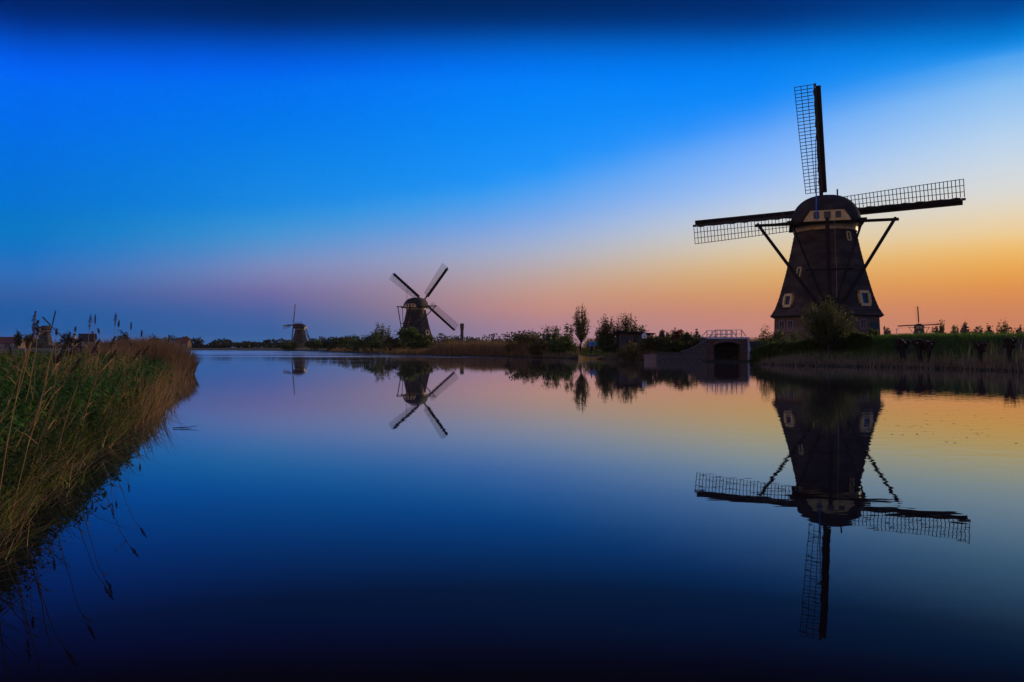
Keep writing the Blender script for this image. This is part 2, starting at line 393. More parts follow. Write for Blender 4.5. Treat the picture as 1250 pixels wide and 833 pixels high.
deep = t.nodes.new('ShaderNodeBsdfDiffuse'); deep.inputs[0].default_value = (.010, .007, .008, 1)
gl = t.nodes.new('ShaderNodeBsdfGlossy'); t.links.new(fc.outputs[0], gl.inputs[0])
t.links.new(rg, gl.inputs['Roughness']); t.links.new(nrm, gl.inputs['Normal'])
ms = t.nodes.new('ShaderNodeAddShader'); t.links.new(deep.outputs[0], ms.inputs[0]); t.links.new(gl.outputs[0], ms.inputs[1])
t.links.new(ms.outputs[0], t.nodes['Material Output'].inputs[0])
wv = [(-2400, -60, 0), (2400, -60, 0), (2400, 600, 0), (-2400, 600, 0)]
water = link('water', mesh_np('water', wv, np.array([[0, 1, 2, 3]])), wm)
tag(water, 'calm dark canal water mirroring the sky and mills', 'water', kind='structure')

# ------------------------------------------------------------------ foliage kernels
def blades(base, h, w, lean, bend, az_, seg=(0, .4, .75), face=None):
    """bent tapering blades; base (n,3)"""
    n = len(base); dirx = np.cos(az_); diry = np.sin(az_)
    fa = face if face is not None else rng.uniform(0, math.pi, n)
    wx = np.cos(fa) * w / 2; wy = np.sin(fa) * w / 2
    vs_ = []
    for s_ in seg + (1.0,):
        off = h * (lean * s_ + bend * s_ * s_)
        z = h * s_ * np.sqrt(np.clip(1 - (lean * .6 + bend * .5) ** 2, .15, 1)) - h * .12 * bend * s_ ** 3
        c = np.stack([base[:, 0] + dirx * off, base[:, 1] + diry * off, base[:, 2] + z], -1)
        k = (1 - s_ * .75)
        if s_ < 1:
            e = np.stack([wx * k, wy * k, np.zeros(n)], -1); vs_ += [c - e, c + e]
        else: vs_.append(c)
    V = np.stack(vs_, 1); m = V.shape[1]; o = (np.arange(n) * m)[:, None]
    qs = [o + np.array([[2 * i, 2 * i + 1, 2 * i + 3, 2 * i + 2]]) for i in range(len(seg) - 1)]
    q = np.concatenate(qs) if qs else np.zeros((0, 4), int)
    tr = o + np.array([[m - 3, m - 2, m - 1]])
    return V.reshape(-1, 3), q, tr
def join(parts):
    V = []; Q = []; T = []; o = 0
    for v, q, t_ in parts:
        V.append(v); Q.append(q + o); T.append(t_ + o); o += len(v)
    return np.concatenate(V), np.concatenate(Q), np.concatenate(T)
def leaves(c, size, up=.3, long=1.6):
    """folded quads, random facing"""
    n = len(c)
    a = rng.normal(size=(n, 3)); a[:, 2] *= .8; a /= np.linalg.norm(a, axis=1, keepdims=True)
    u = rng.normal(size=(n, 3)); u -= (u * a).sum(1, keepdims=True) * a; u /= np.linalg.norm(u, axis=1, keepdims=True)
    nrm_ = np.cross(a, u)
    s = (size * rng.uniform(.6, 1.35, n))[:, None]
    V = np.stack([c - a * s * long / 2, c + u * s / 2 + nrm_ * s * .12, c + a * s * long / 2, c - u * s / 2 + nrm_ * s * .12], 1)
    q = (np.arange(n) * 4)[:, None] + np.array([[0, 1, 2, 3]])
    return V.reshape(-1, 3), q
def nettle_leaves(c, size, az_, droop):
    """pointed leaves with a midrib, hanging outwards from their stem"""
    n = len(c)
    d = np.stack([np.cos(az_), np.sin(az_), -droop], -1); d /= np.linalg.norm(d, axis=1, keepdims=True)
    sd = np.stack([-np.sin(az_), np.cos(az_), np.zeros(n)], -1)
    up = np.cross(sd, -d)
    up *= np.sign(up[:, 2:3] + 1e-6)
    s = size[:, None]
    V = np.stack([c, c + d * s * .3 + sd * s * .27 + up * s * .07, c + d * s * .65 + sd * s * .2 + up * s * .05, c + d * s,
                  c + d * s * .65 - sd * s * .2 + up * s * .05, c + d * s * .3 - sd * s * .27 + up * s * .07], 1)
    o = (np.arange(n) * 6)[:, None]
    q = np.concatenate([o + np.array([[0, 1, 2, 3]]), o + np.array([[0, 3, 4, 5]])])
    return V.reshape(-1, 3), q

def crown_points(n, rx, ry, rz, k, spread, shell=.55, flat_bottom=False):
    """clumped points in an ellipsoid: gaps between clumps, ragged outline"""
    d = rng.normal(size=(k, 3)); d /= np.linalg.norm(d, axis=1, keepdims=True)
    r = rng.uniform(shell ** 3, 1, k) ** (1 / 3)
    cc = d * r[:, None]
    idx = rng.integers(0, k, n)
    sp = spread * rng.uniform(.6, 1.4, k)
    p = cc[idx] + np.clip(rng.normal(size=(n, 3)), -1.7, 1.7) * sp[idx][:, None]
    p *= np.array([rx, ry, rz])
    return p, cc * np.array([rx, ry, rz])

def tree(name, label, cat, X, Y, h, cw, leaf, n=3500, ls=.16, trunk=.25, tr=.10, k=34, spread=.16, z0=None, group=None, bark='bark', limbs=10, deep=.8, up=0.0, sink=.08, taper=0.0, shoots=0):
    """trunk: clear stem as a share of the height; crown is an ellipsoid of leaf clumps carried by limbs"""
    z0 = float(ground_z([X], [Y])[0]) - sink if z0 is None else z0
    root = thing(name, label, cat, (X, Y, z0), 0, group)
    zc = h * (trunk + (1 - trunk) / 2); rz = h * (1 - trunk) / 2
    p, cc = crown_points(n, cw / 2, cw / 2 * deep, rz, k, spread)
    if taper:
        f = 1 - taper * (p[:, 2] / rz); p[:, 0] *= f; p[:, 1] *= f
        f = 1 - taper * (cc[:, 2] / rz); cc[:, 0] *= f; cc[:, 1] *= f
    p[:, 2] += zc; cc[:, 2] += zc
    p = p[p[:, 2] > .12 * h * (trunk > .02) + .02]
    mb = MB()
    if shoots: limbs = 5
    jx, jy = rng.normal(0, .03 * h, 2)
    th = h * max(trunk, .12)
    mb.tube([(0, 0, -.25), (jx * .3, jy * .3, th * .5), (jx * .7, jy * .7, th), (jx, jy, zc), (jx * .8, jy * .8, zc + rz * .75)], [tr * 1.35, tr, tr * .85, tr * .45, tr * .12], 7)
    order = rng.permutation(k)[:limbs]
    for q in order:
        e = cc[q]; s0 = rng.uniform(.6, 1.0)
        st = Vector((jx * .7 * s0, jy * .7 * s0, th * s0 + rng.uniform(0, .35) * rz))
        en = Vector(e); mid = st.lerp(en, .5) + Vector((0, 0, rz * .12))
        mb.tube([st, mid, en], [tr * .42, tr * .24, tr * .06], 5, cap=False)
        for _ in range(3):
            e2 = en + Vector(rng.normal(0, cw * .10, 3)) + Vector((0, 0, up * h * .1))
            mb.tube([mid.lerp(en, .5), e2], [tr * .12, tr * .04], 4, cap=False)
    if shoots:                                       # leaves strung along many upright shoots
        pts_ = []; per = max(4, n // shoots)
        for _ in range(shoots):
            d = rng.normal(size=3); d /= np.linalg.norm(d); d[2] = abs(d[2]) * 1.55 - .5
            e = d * np.array([cw / 2, cw / 2 * deep, rz]) * rng.uniform(.55, 1.08)
            if taper: e[:2] *= 1 - taper * e[2] / rz
            e[2] += zc; s0 = np.array([jx * .8, jy * .8, th * .8 + max(0, e[2] - th) * rng.uniform(.0, .45)])
            md = (s0 + e) / 2 + np.array([(e[0] - s0[0]) * .22, (e[1] - s0[1]) * .22, -.04 * h])
            mb.tube([s0, md, e], [tr * .22, tr * .13, tr * .04], 4, False)
            t_ = rng.uniform(.25, 1.03, per)[:, None]
            q_ = (1 - t_) ** 2 * s0 + 2 * t_ * (1 - t_) * md + t_ ** 2 * e
            pts_.append(q_ + rng.normal(0, cw * .018 + ls * .35, (per, 3)))
        p = np.concatenate(pts_)
    mb.build('trunk', M[bark], root, True)
    v, q = leaves(p, ls)
    link('crown', mesh_np('crown', v, q), M[leaf], root)
    return root

# ------------------------------------------------------------------ windmill
MESH = {}
def cached(key, fn):
    if key not in MESH: MESH[key] = fn()
    return MESH[key]
PROF = [(5.34, 2.72), (4.88, 3.48), (4.46, 4.67), (3.82, 7.08), (3.30, 9.43), (2.92, 11.40), (2.86, 11.60)]
BS = .945
def apothem(z):
    zs = [p[1] for p in PROF]; return float(np.interp(z, zs, [p[0] for p in PROF]))
K8 = 1 / math.cos(math.pi / 8)
def m_body():
    mb = MB(); prof = [(4.95 * K8, 2.76), (5.30 * K8, 2.66)]
    z = 2.72
    while z < 11.5:                                  # thatch laid in courses: each a small step
        z2 = min(z + .42, 11.6)
        prof += [(apothem(z) * K8 + .035, z), (apothem(z2 - .03) * K8 + .005, z2 - .03)]
        z = z2
    return mb.lathe(prof, 8, math.pi / 8).mesh('thatched_body')
def m_base():
    return MB().lathe([(5.36 * BS * K8, -1.0), (5.34 * BS * K8, .25), (5.30 * BS * K8, .30), (5.22 * BS * K8, 2.85)], 8, math.pi / 8).mesh('base_wall')
def m_ring():
    return MB().lathe([(2.88, 11.42), (3.12, 11.44), (3.16, 11.94), (2.9, 11.96)], 28, 0).mesh('cap_ring')
def m_cap():
    # stations along the shaft: (y, half width, base z, crown z, squareness)
    st = [(-3.95, 1.95, 12.05, 13.28), (-3.7, 2.45, 12.0, 13.75), (-3.1, 3.15, 11.98, 14.55), (-2.2, 3.55, 11.95, 15.02), (-1.0, 3.68, 11.95, 15.22), (.6, 3.62, 11.95, 15.30), (2.0, 3.35, 11.98, 15.32), (3.0, 2.95, 12.05, 15.26), (3.45, 2.6, 12.2, 15.1)]
    nA = 18; v = []; f = []
    for y, w, zb, zt in st:
        w *= .93
        for k in range(nA + 1):
            a = math.pi * k / nA
            c, s = math.cos(a), math.sin(a)
            ex = .86
            v.append((-w * math.copysign(abs(c) ** ex, c), y, zb + (zt - zb) * abs(s) ** .92))
    m = nA + 1
    for i in range(len(st) - 1):
        for k in range(nA): f.append((i * m + k, i * m + k + 1, (i + 1) * m + k + 1, (i + 1) * m + k))
        f.append((i * m + nA, i * m, (i + 1) * m, (i + 1) * m + nA))
    f.append(tuple(range(m))[::-1]); o = (len(st) - 1) * m; f.append(tuple(o + k for k in range(m)))
    return MB().add(v, f).mesh('cap', True)
def m_skirt():
    mb = MB()
    for s in (-1, 1): mb.box((s * 3.26, -.4, 12.10), (.5, 6.0, .30))
    mb.box((0, 2.7, 12.10), (5.9, .5, .30)); mb.box((0, -3.72, 12.06), (4.9, .3, .2))
    return mb.mesh('cap_sill')
def m_gable():
    v = []
    for y in (-4.06, -3.98): v += [(-2.2, y, 12.10), (2.2, y, 12.10), (2.02, y, 12.45), (1.55, y, 13.14), (-1.55, y, 13.14), (-2.02, y, 12.45)]
    f = [(0, 1, 2, 3, 4, 5), (11, 10, 9, 8, 7, 6)] + [(i, i + 6, (i + 1) % 6 + 6, (i + 1) % 6) for i in range(6)]
    return MB().add(v, f).mesh('gable_board')
def m_stock():
    mb = MB(); mb.beam((0, 0, -.3), (0, 0, 13.96), .40, .26, (0, 1, 0), .34, .2); return mb.mesh('sail')
LR0, LR1 = 2.3, 13.85
def latt_w(r): return 1.60 + .35 * (r - LR0) / (LR1 - LR0)
def twist(r): return R(22) * (1 - (r - LR0) / (LR1 - LR0)) + R(3)
def lpt(r, s):                                       # point of the lattice: radius r, share s across
    w = .12 + s * latt_w(r); a = twist(r)
    return Vector((-w * math.cos(a), w * math.sin(a) - .12, r))
def m_bar():
    mb = MB(); mb.beam((-.05, 0, 0), (-1.0, 0, 0), .072, .066); return mb.mesh('sail_bar')
def m_lath(s, wd=.066):
    mb = MB(); n = 8; pts = [lpt(LR0 + (LR1 - LR0) * i / n, s) for i in range(n + 1)]
    for a, b_ in zip(pts, pts[1:]): mb.beam(a, b_, wd)
    return mb.mesh('sail_lath')
def m_board():
    mb = MB(); n = 6
    for i in range(n):
        r0 = 2.2 + (13.7 - 2.2) * i / n; r1 = 2.2 + (13.7 - 2.2) * (i + 1) / n
        mb.beam((.33, .05, r0), (.35, .05, r1 - .003), .54, .5, (0, 1, 0), .04, .04)
    return mb.mesh('wind_board')
def m_cloth():
    n = 26; pts = []; rad = []
    for i in range(n + 1):
        r = 2.0 + (13.4 - 2.0) * i / n
        pts.append((-.10 + .03 * math.sin(i * 1.7), -.30, r)); rad.append(.13 + .03 * math.sin(i * 2.3) - .05 * i / n)
    return MB().tube(pts, rad, 7).mesh('furled_cloth', True)
def m_lattice(step):
    mb = MB()
    n = int((LR1 - LR0) / step)
    for i in range(n + 1):
        r = LR0 + (LR1 - LR0) * i / n; mb.beam(lpt(r, 0), lpt(r, 1), .055)
    return mb.mesh('lattice')

def frame_obj(parent, name, M4, w, h, fw=.12, dep=.14, panes=(1, 1), fm='cream', taper=0.0):
    """window: frame mesh with a pane child; local x across, z up, -y outwards"""
    mb = MB()
    x0, x1 = w / 2, w / 2 - taper
    def bar(a, b_, wd): mb.beam(a, b_, wd, None, (0, 1, 0), dep, dep)
    bar((-x0, 0, 0), (x0, 0, 0), fw); bar((-x1, 0, h), (x1, 0, h), fw)
    bar((-x0, 0, fw / 2), (-x1, 0, h - fw / 2), fw); bar((x0, 0, fw / 2), (x1, 0, h - fw / 2), fw)
    for i in range(1, panes[0]): bar((-x0 + w * i / panes[0], 0, fw / 2), (-x1 + 2 * x1 * i / panes[0], 0, h - fw / 2), fw * .5)
    for i in range(1, panes[1]): bar((-x0, 0, h * i / panes[1]), (x0, 0, h * i / panes[1]), fw * .45)
    f = mb.build(name, M[fm], parent); f.matrix_local = M4
    p = MB().add([(-x0, .02, 0), (x0, .02, 0), (x1, .02, h), (-x1, .02, h), (-x0, .06, 0), (x0, .06, 0), (x1, .06, h), (-x1, .06, h)],
                 [(0, 1, 2, 3), (7, 6, 5, 4), (0, 4, 5, 1), (1, 5, 6, 2), (2, 6, 7, 3), (3, 7, 4, 0)]).build('pane', M['glass'], f)
    return f
def facemat(ang, a, s, z, slope=0.0):
    """frame on an octagon face: ang = face bearing from the front (-y), a = apothem, s = shift along the face"""
    Rz = Matrix.Rotation(ang, 4, 'Z')
    return Rz @ Matrix.Translation((s, -a, z)) @ Matrix.Rotation(-slope, 4, 'X')

def windmill(label, X, Y, z0, face, yaw, roll, level=0, group='windmills along the canal'):
    """face: world turn of the octagon; yaw: extra turn of the cap; roll: clockwise turn of the sails seen from the tail"""
    root = thing('windmill', label, 'windmill', (X, Y, z0), face, group)
    link('base_wall', cached('base', m_base), M['brick'], root)
    link('thatched_body', cached('body', m_body), M['thatch'], root)
    Cz = Matrix.Rotation(yaw, 4, 'Z')
    link('cap_ring', cached('ring', m_ring), M['cream'], root, mtx=Cz)
    cap = link('cap', cached('cap', m_cap), M['cap_thatch'], root, mtx=Cz)
    link('cap_sill', cached('skirt', m_skirt), M['tar'], cap)
    link('gable_board', cached('gable', m_gable), M['cream'], cap)
    for x in (-1.0, .02, 1.02):
        MB().box((x, -4.08, 12.68), (.62 if x == .02 else .52, .05, .66)).build('cap_window', M['glass'], cap)
    link('cap_finial', cached('fin', lambda: MB().box((1.15, -1.2, 15.35), (.14, .14, .7)).mesh('cap_finial')), M['tar'], cap)
    # winding gear
    def part(name, key, fn, m='tar'): return link(name, cached(key, fn), M[m], root, mtx=Cz)
    foot = (0, -8.0, 1.9)
    part('tail_pole', 'tail', lambda: MB().beam((0, -3.7, 12.95), foot, .36, .40).mesh('tail_pole'))
    part('cross_beam', 'lsp', lambda: MB().beam((-7.0, .3, 12.55), (7.0, .3, 12.55), .28, .28).mesh('cross_beam'))
    part('cross_beam', 'ssp', lambda: MB().beam((-3.75, -2.6, 12.3), (3.75, -2.6, 12.3), .3, .3).mesh('cross_beam'))
    for s in (-1, 1):
        part('brace', f'lb{s}', lambda: MB().beam((s * 6.7, .28, 12.72), (s * .22, -7.85, 2.3), .23, .23).mesh('brace'))
        part('brace', f'sb{s}', lambda: MB().beam((s * 3.4, -2.75, 12.4), (s * .2, -7.5, 2.9), .15, .15).mesh('brace'))
    part('tie_beam', 'tie', lambda: MB().beam((-2.15, -6.2, 7.05), (2.15, -6.2, 7.05), .2, .2).mesh('tie_beam'))
    part('winch', 'winch', lambda: MB().tube([(-.9, -7.9, 1.7), (.9, -7.9, 1.7)], .2, 8).tube([(.95, -7.9, 1.7), (1.05, -7.9, 1.7)], .9, 12).mesh('winch'))
    part('tail_pole_foot', 'tfoot', lambda: MB().beam((0, -8.0, 2.1), (0, -8.1, -.6), .3, .3).mesh('tail_pole_foot'))
    if level < 2:
        part('brake_rope', 'rope', lambda: MB().tube([(.62, -4.4, 12.1), (.66, -6.2, 7.2), (.6, -7.3, 2.4)], .022, 4).mesh('brake_rope'), 'rope')
        part('flag_pole', 'flag', lambda: MB().tube([(-1.0, -4.2, 12.2), (-1.0, -4.2, 15.2), (-1.02, -4.2, 20.3)], [.075, .06, .03], 6).mesh('flag_pole'), 'bluepaint')
    # shaft and sails
    tilt = Matrix.Rotation(R(7), 4, 'X')
    hub = Cz @ Matrix.Translation((0, 4.75, 14.25)) @ tilt
    link('windshaft', cached('shaft', lambda: MB().tube([(0, -2.0, 0), (0, .55, 0)], [.36, .36], 10).box((0, 0, 0), (.95, .9, .95)).mesh('windshaft')), M['steel'], root, mtx=hub)
    for k in range(4):
        Mk = hub @ Matrix.Rotation(roll + k * math.pi / 2, 4, 'Y') @ Matrix.Translation((0, .22 if k % 2 else -.22, 0))
        s = link('sail', cached('stock', m_stock), M['steel'], root, mtx=Mk)
        link('wind_board', cached('board', m_board), M['tar'], s)
        link('furled_cloth', cached('cloth', m_cloth), M['cloth'], s)
        link('tip_bolt', cached('bolt', lambda: MB().box((0, -.16, 13.55), (.1, .06, .1)).mesh('tip_bolt')), M['white'], s)
        if level < 2:
            for sh in (1 / 3, 2 / 3, 1.0): link('sail_lath', cached(f'lath{sh}', lambda: m_lath(sh)), M['lath'], s)
        if level == 0:
            nb = 31; bm_ = cached('bar', m_bar)
            for i in range(nb + 1):
                r = LR0 + (LR1 - LR0) * i / nb; a, e = lpt(r, 0), lpt(r, 1.0)
                Lg = (e - a).length
                bo = link('sail_bar', bm_, M['lath'], s)
                bo.matrix_local = Matrix.Translation(lpt(r, 0)) @ Matrix.Rotation(-twist(r), 4, 'Z') @ Matrix.Diagonal((Lg + .05, 1, 1, 1))
        elif level == 1: link('lattice', cached('lat1', lambda: m_lattice(.37)), M['lath'], s)
        else: link('lattice', cached('lat2', lambda: m_lattice(.55)), M['lath'], s)
    # openings
    sl_ = lambda z: math.atan2(apothem(z) - apothem(z + .8), .8)
    if level < 2:
        frame_obj(root, 'window', facemat(-math.pi / 4, apothem(3.75) + .06, -.25, 3.72, sl_(3.75) * .55), 1.0, 1.15, .26, .3, (1, 1), 'cream', .0)
        frame_obj(root, 'window', facemat(math.pi / 4, apothem(3.75) + .06, .35, 3.72, sl_(3.75) * .55), 1.15, 1.3, .28, .3, (1, 1), 'cream', .0)
        frame_obj(root, 'window', facemat(-math.pi / 4, apothem(6.7) + .05, .35, 6.7, sl_(6.7)), .5, .95, .13, .16)
        frame_obj(root, 'window', facemat(math.pi / 4, apothem(10.3) + .05, .05, 10.3, sl_(10.3)), .42, .85, .12, .16)
        for s_ in (-1.0, .35): frame_obj(root, 'window', facemat(-math.pi / 4, 4.99, s_ * .9, 1.2), .75, 1.05, .07, .1, (2, 2), 'weather')
        frame_obj(root, 'window', facemat(math.pi / 4, 4.99, -.2, 1.35), .75, .95, .09, .1, (2, 2), 'weather')
        frame_obj(root, 'window', facemat(0, 4.99, -1.1, 1.2), .8, 1.0, .08, .1, (2, 2), 'weather')
        d = MB().box((0, 0, 1.0), (1.0, .09, 2.0)); d.box((0, -.05, 1.5), (.8, .04, .8)).box((0, -.05, .5), (.8, .04, .8))
        do = d.build('door', M['greenpaint'], root); do.matrix_local = facemat(math.pi / 4, 5.04, 1.25, 0.0)
        MB().box((.38, -.1, 1.0), (.05, .08, .12)).build('handle', M['steel'], do)
    return root

def mill_at(px, D): return (px - 625) * D / FP
MX, MY = mill_at(1008.5, 82.4), 82.4
windmill('large thatched windmill with sails upright and level, reed stubble and a small tree before it', MX, MY, 1.7, -R(22), R(3.5), R(-3.0), 0)
windmill('thatched windmill with its sails set crosswise in an X beside a brown reed bed', mill_at(508, 247), 247, 1.4, R(4), R(-25), R(41), 1)
windmill('dark distant windmill turned sideways with its sails edge-on before a wood', mill_at(366, 513), 513, 1.2, R(10), R(72), R(-4), 2)
windmill('tiny far windmill with upright sails showing over the grassy dike beyond the pollard willows', mill_at(1122, 575), 575, 3.0, -R(22), R(-2), R(-3), 2)
windmill('small far windmill with crossed sails peeking over the reeds on the left bank', mill_at(55, 560), 560, 1.2, R(30), R(-62), R(33), 2)

# ------------------------------------------------------------------ left bank: grasses, nettles, reeds
def scatter(n, x0, x1, y0, y1, dmin, dmax, dens=None):
    """random points on land within a band of distance from the water"""
    out = []; got = 0
    while got < n:
        x = rng.uniform(x0, x1, n); y = y0 + (y1 - y0) * rng.uniform(0, 1, n) ** 1.0
        d = shore_dist(x, y); ok = (d > dmin) & (d < dmax)
        if dens is not None: ok &= rng.uniform(0, 1, n) < dens(x, y, d)
        p = np.stack([x[ok], y[ok]], -1); out.append(p); got += len(p)
    p = np.concatenate(out)[:n]
    return np.column_stack([p, ground_z(p[:, 0], p[:, 1]) - .02])
LY = [p[1] for p in LEFT[:12]]; LX = [p[0] for p in LEFT[:12]]
def along(D): return np.interp(D, LY, LX)
def left_scatter(n, y0, y1, dmax, power=1.0, dmin=.0):
    """more points near the camera: spread along the bank by perspective"""
    u = rng.uniform(0, 1, n * 3)
    y = 1 / (1 / y0 + (1 / y1 - 1 / y0) * u ** power)
    off = rng.uniform(0, 1, n * 3) ** 1.25 * (dmax * (.5 + y / 18)) + dmin
    x = along(y) - off
    d = shore_dist(x, y); ok = d > (.02 if dmin >= 0 else -.3)
    # only what can be seen from near the photograph's side of the bank
    ok &= np.abs(x / y) < .95
    p = np.stack([x[ok], y[ok]], -1)[:n]
    return np.column_stack([p, ground_z(p[:, 0], p[:, 1]) - .02])
def stuff(name, label, cat, V, *F, m='straw', smooth=False):
    o = link(name, mesh_np(name, V, *F, smooth=smooth), M[m]); return tag(o, label, cat, None, 'stuff')

def lowz(b_): b_[:, 2] = np.maximum(b_[:, 2], -.04); return b_
def tufts(c, cnt, rad, h, lean, wd=(.004, .0007), bend=(.0, .5), bias=0.0):
    """grass in separate tufts, each with its own height, lean and spread"""
    k = len(c); m_ = rng.integers(*cnt, k); idx = np.repeat(np.arange(k), m_); n = len(idx)
    hc = rng.uniform(*h, k); lc = np.abs(rng.normal(0, lean, k)); ac = rng.normal(bias, 1.5, k); rc = rng.uniform(*rad, k)
    off = rng.normal(size=(n, 2)) * rc[idx][:, None]
    b_ = c[idx].copy(); b_[:, :2] += off
    hh = hc[idx] * rng.uniform(.45, 1.1, n); broken = rng.uniform(0, 1, n) < .12
    out = np.arctan2(off[:, 1], off[:, 0])
    a = np.where(rng.uniform(0, 1, n) < .5, ac[idx], out) + rng.normal(0, .5, n)
    return blades(b_, hh, wd[0] * rng.uniform(.6, 1.7, n) + b_[:, 1] * wd[1], np.where(broken, rng.uniform(.6, 1.2, n), lc[idx] + np.abs(rng.normal(0, .1, n))), rng.uniform(*bend, n), a)
# dry tufts near the water and scattered between the nettles
ed = lowz(left_scatter(230, 3.8, 22, .25, 1.0, -.05)); mid_ = left_scatter(330, 5.2, 26, 3.6, 1.0, .3)
g1 = tufts(ed, (6, 24), (.04, .16), (.12, .5), .5, bend=(.1, .9), bias=.3)
g2 = tufts(mid_, (10, 26), (.05, .16), (.35, .85), .22, bend=(.0, .4), bias=.4)
# matted litter
b1 = left_scatter(5200, 3.8, 24, 3.5, 1.0, -.02); n = len(b1)
g3 = blades(b1, rng.uniform(.15, .45, n), .003 + b1[:, 1] * .0005, rng.uniform(.3, 1.1, n), rng.uniform(.2, 1.0, n), rng.uniform(0, 6.28, n))
# long fallen stalks
b9 = left_scatter(110, 4.4, 18, 2.2); n = len(b9); b9[:, 2] += rng.uniform(.1, .45, n)
g4 = blades(b9, rng.uniform(.4, .9, n), .005 + b9[:, 1] * .0006, rng.uniform(.7, 1.2, n), rng.uniform(-.2, .5, n), rng.uniform(0, 6.28, n))
V, Q, T = join([g1, g2, g3, g4])
stuff('dry_grass', 'ragged tufts of dry straw-coloured grass on the left bank', 'grass', V, Q, T, m='straw')
gc = left_scatter(620, 4.2, 30, 3.8, 1.0, .05)
V, Q, T = tufts(gc, (12, 30), (.05, .2), (.2, .5), .25, (.005, .0006), (.1, .9))
stuff('green_grass', 'fresh green grass tufts among the dry straw of the left bank', 'grass', V, Q, T, m='grass')

# nettles and other leafy green plants
def leafy(basep, hgt, per, size):
    """upright stems with pairs of pointed leaves"""
    n = len(basep); idx = np.repeat(np.arange(n), per)
    t_ = rng.uniform(.18, 1.0, n * per)
    lean = rng.normal(0, .14, (n, 2))
    c = basep[idx] + np.column_stack([lean[idx, 0] * hgt[idx] * t_, lean[idx, 1] * hgt[idx] * t_, hgt[idx] * t_])
    a = rng.uniform(0, 2 * math.pi, n * per)
    V_, q_ = nettle_leaves(c, size[idx] * rng.uniform(.6, 1.2, n * per) * (1.15 - .45 * t_), a, rng.uniform(.1, .9, n * per))
    st, q2, t2 = blades(basep, hgt, np.full(n, .008), np.hypot(lean[:, 0], lean[:, 1]), np.zeros(n), np.arctan2(lean[:, 1], lean[:, 0]))
    return V_, q_, st, q2, t2
b5 = left_scatter(13000, 4.2, 30, 3.8, .9, .04)
cl = gnoise(b5[:, 0] * 1.0 + 3, b5[:, 1] * .8, 1.25)
d5 = shore_dist(b5[:, 0], b5[:, 1])
b5 = b5[(cl + rng.uniform(-.15, .15, len(b5)) > -.2) & (d5 > .12)]
n = len(b5)
hh = rng.uniform(.35, .72, n) * np.interp(b5[:, 1], [5, 9, 14], [.8, 1.1, 1.1])
V1, Q1, V2, Q2, T2 = leafy(b5, hh, 20, np.interp(b5[:, 1], [5, 25], [.085, .15]) * rng.uniform(.6, 1.4, n))
stuff('nettle_patch', 'lush green nettle thicket on the left bank', 'nettles', np.concatenate([V1, V2]), np.concatenate([Q1, Q2 + len(V1)]), T2 + len(V1), m='nettle')
# leafy herbs leaning out over the water
b6 = lowz(left_scatter(1500, 3.4, 26, .22, 1.0, -.12)); n = len(b6)
V1, Q1, V2, Q2, T2 = leafy(b6, rng.uniform(.25, .6, n), 16, np.full(n, .05))
stuff('waterside_herbs', 'dark leafy herbs overhanging the water at the left bank', 'herbs', np.concatenate([V1, V2]), np.concatenate([Q1, Q2 + len(V1)]), T2 + len(V1), m='leaf_dark')

# rounded reed bed at the point of the bank and the reed fringe before it
def reedmass(n, cx, cy, rx, ry, h, seed_top=True):
    a = rng.uniform(0, 2 * math.pi, n); r = np.sqrt(rng.uniform(0, 1, n))
    x = cx + rx * r * np.cos(a); y = cy + ry * r * np.sin(a)
    z = np.maximum(ground_z(x, y), -.15)
    hh = h * (1 - .45 * r ** 2.5) * rng.uniform(.8, 1.06, n)
    ln = .05 + .35 * r ** 2 * rng.uniform(.3, 1, n)
    return blades(np.column_stack([x, y, z]), hh, .006 + y * .0006, ln, rng.uniform(0, .25, n), a + rng.normal(0, .4, n))
parts = [reedmass(3800, -16.3, 36.8, 1.25, 2.6, 1.5), reedmass(2600, -18.2, 37.6, 1.8, 2.8, 1.4), reedmass(1800, -16.9, 33.6, 1.3, 1.6, 1.05), reedmass(700, -15.0, 35.8, .5, 1.2, .95)]
V, Q, T = join(parts)
stuff('reed_bed', 'rounded bed of tawny reeds at the point of the left bank', 'reeds', V, Q, T, m='reed')
f1 = tufts(lowz(left_scatter(95, 13, 34, .3, 1.2, -.10)), (10, 26), (.08, .25), (.25, .85), .16, (.004, .0005), (0, .3))
f2 = tufts(left_scatter(330, 10.5, 42, 6, 1.3, .35), (12, 44), (.08, .34), (.35, 1.02), .2, (.004, .0005), (0, .35), .3)
V, Q, T = join([f1, f2])
stuff('reed_fringe', 'ragged fringe of thin tan reeds behind the nettles on the left bank', 'reeds', V, Q, T, m='reed')

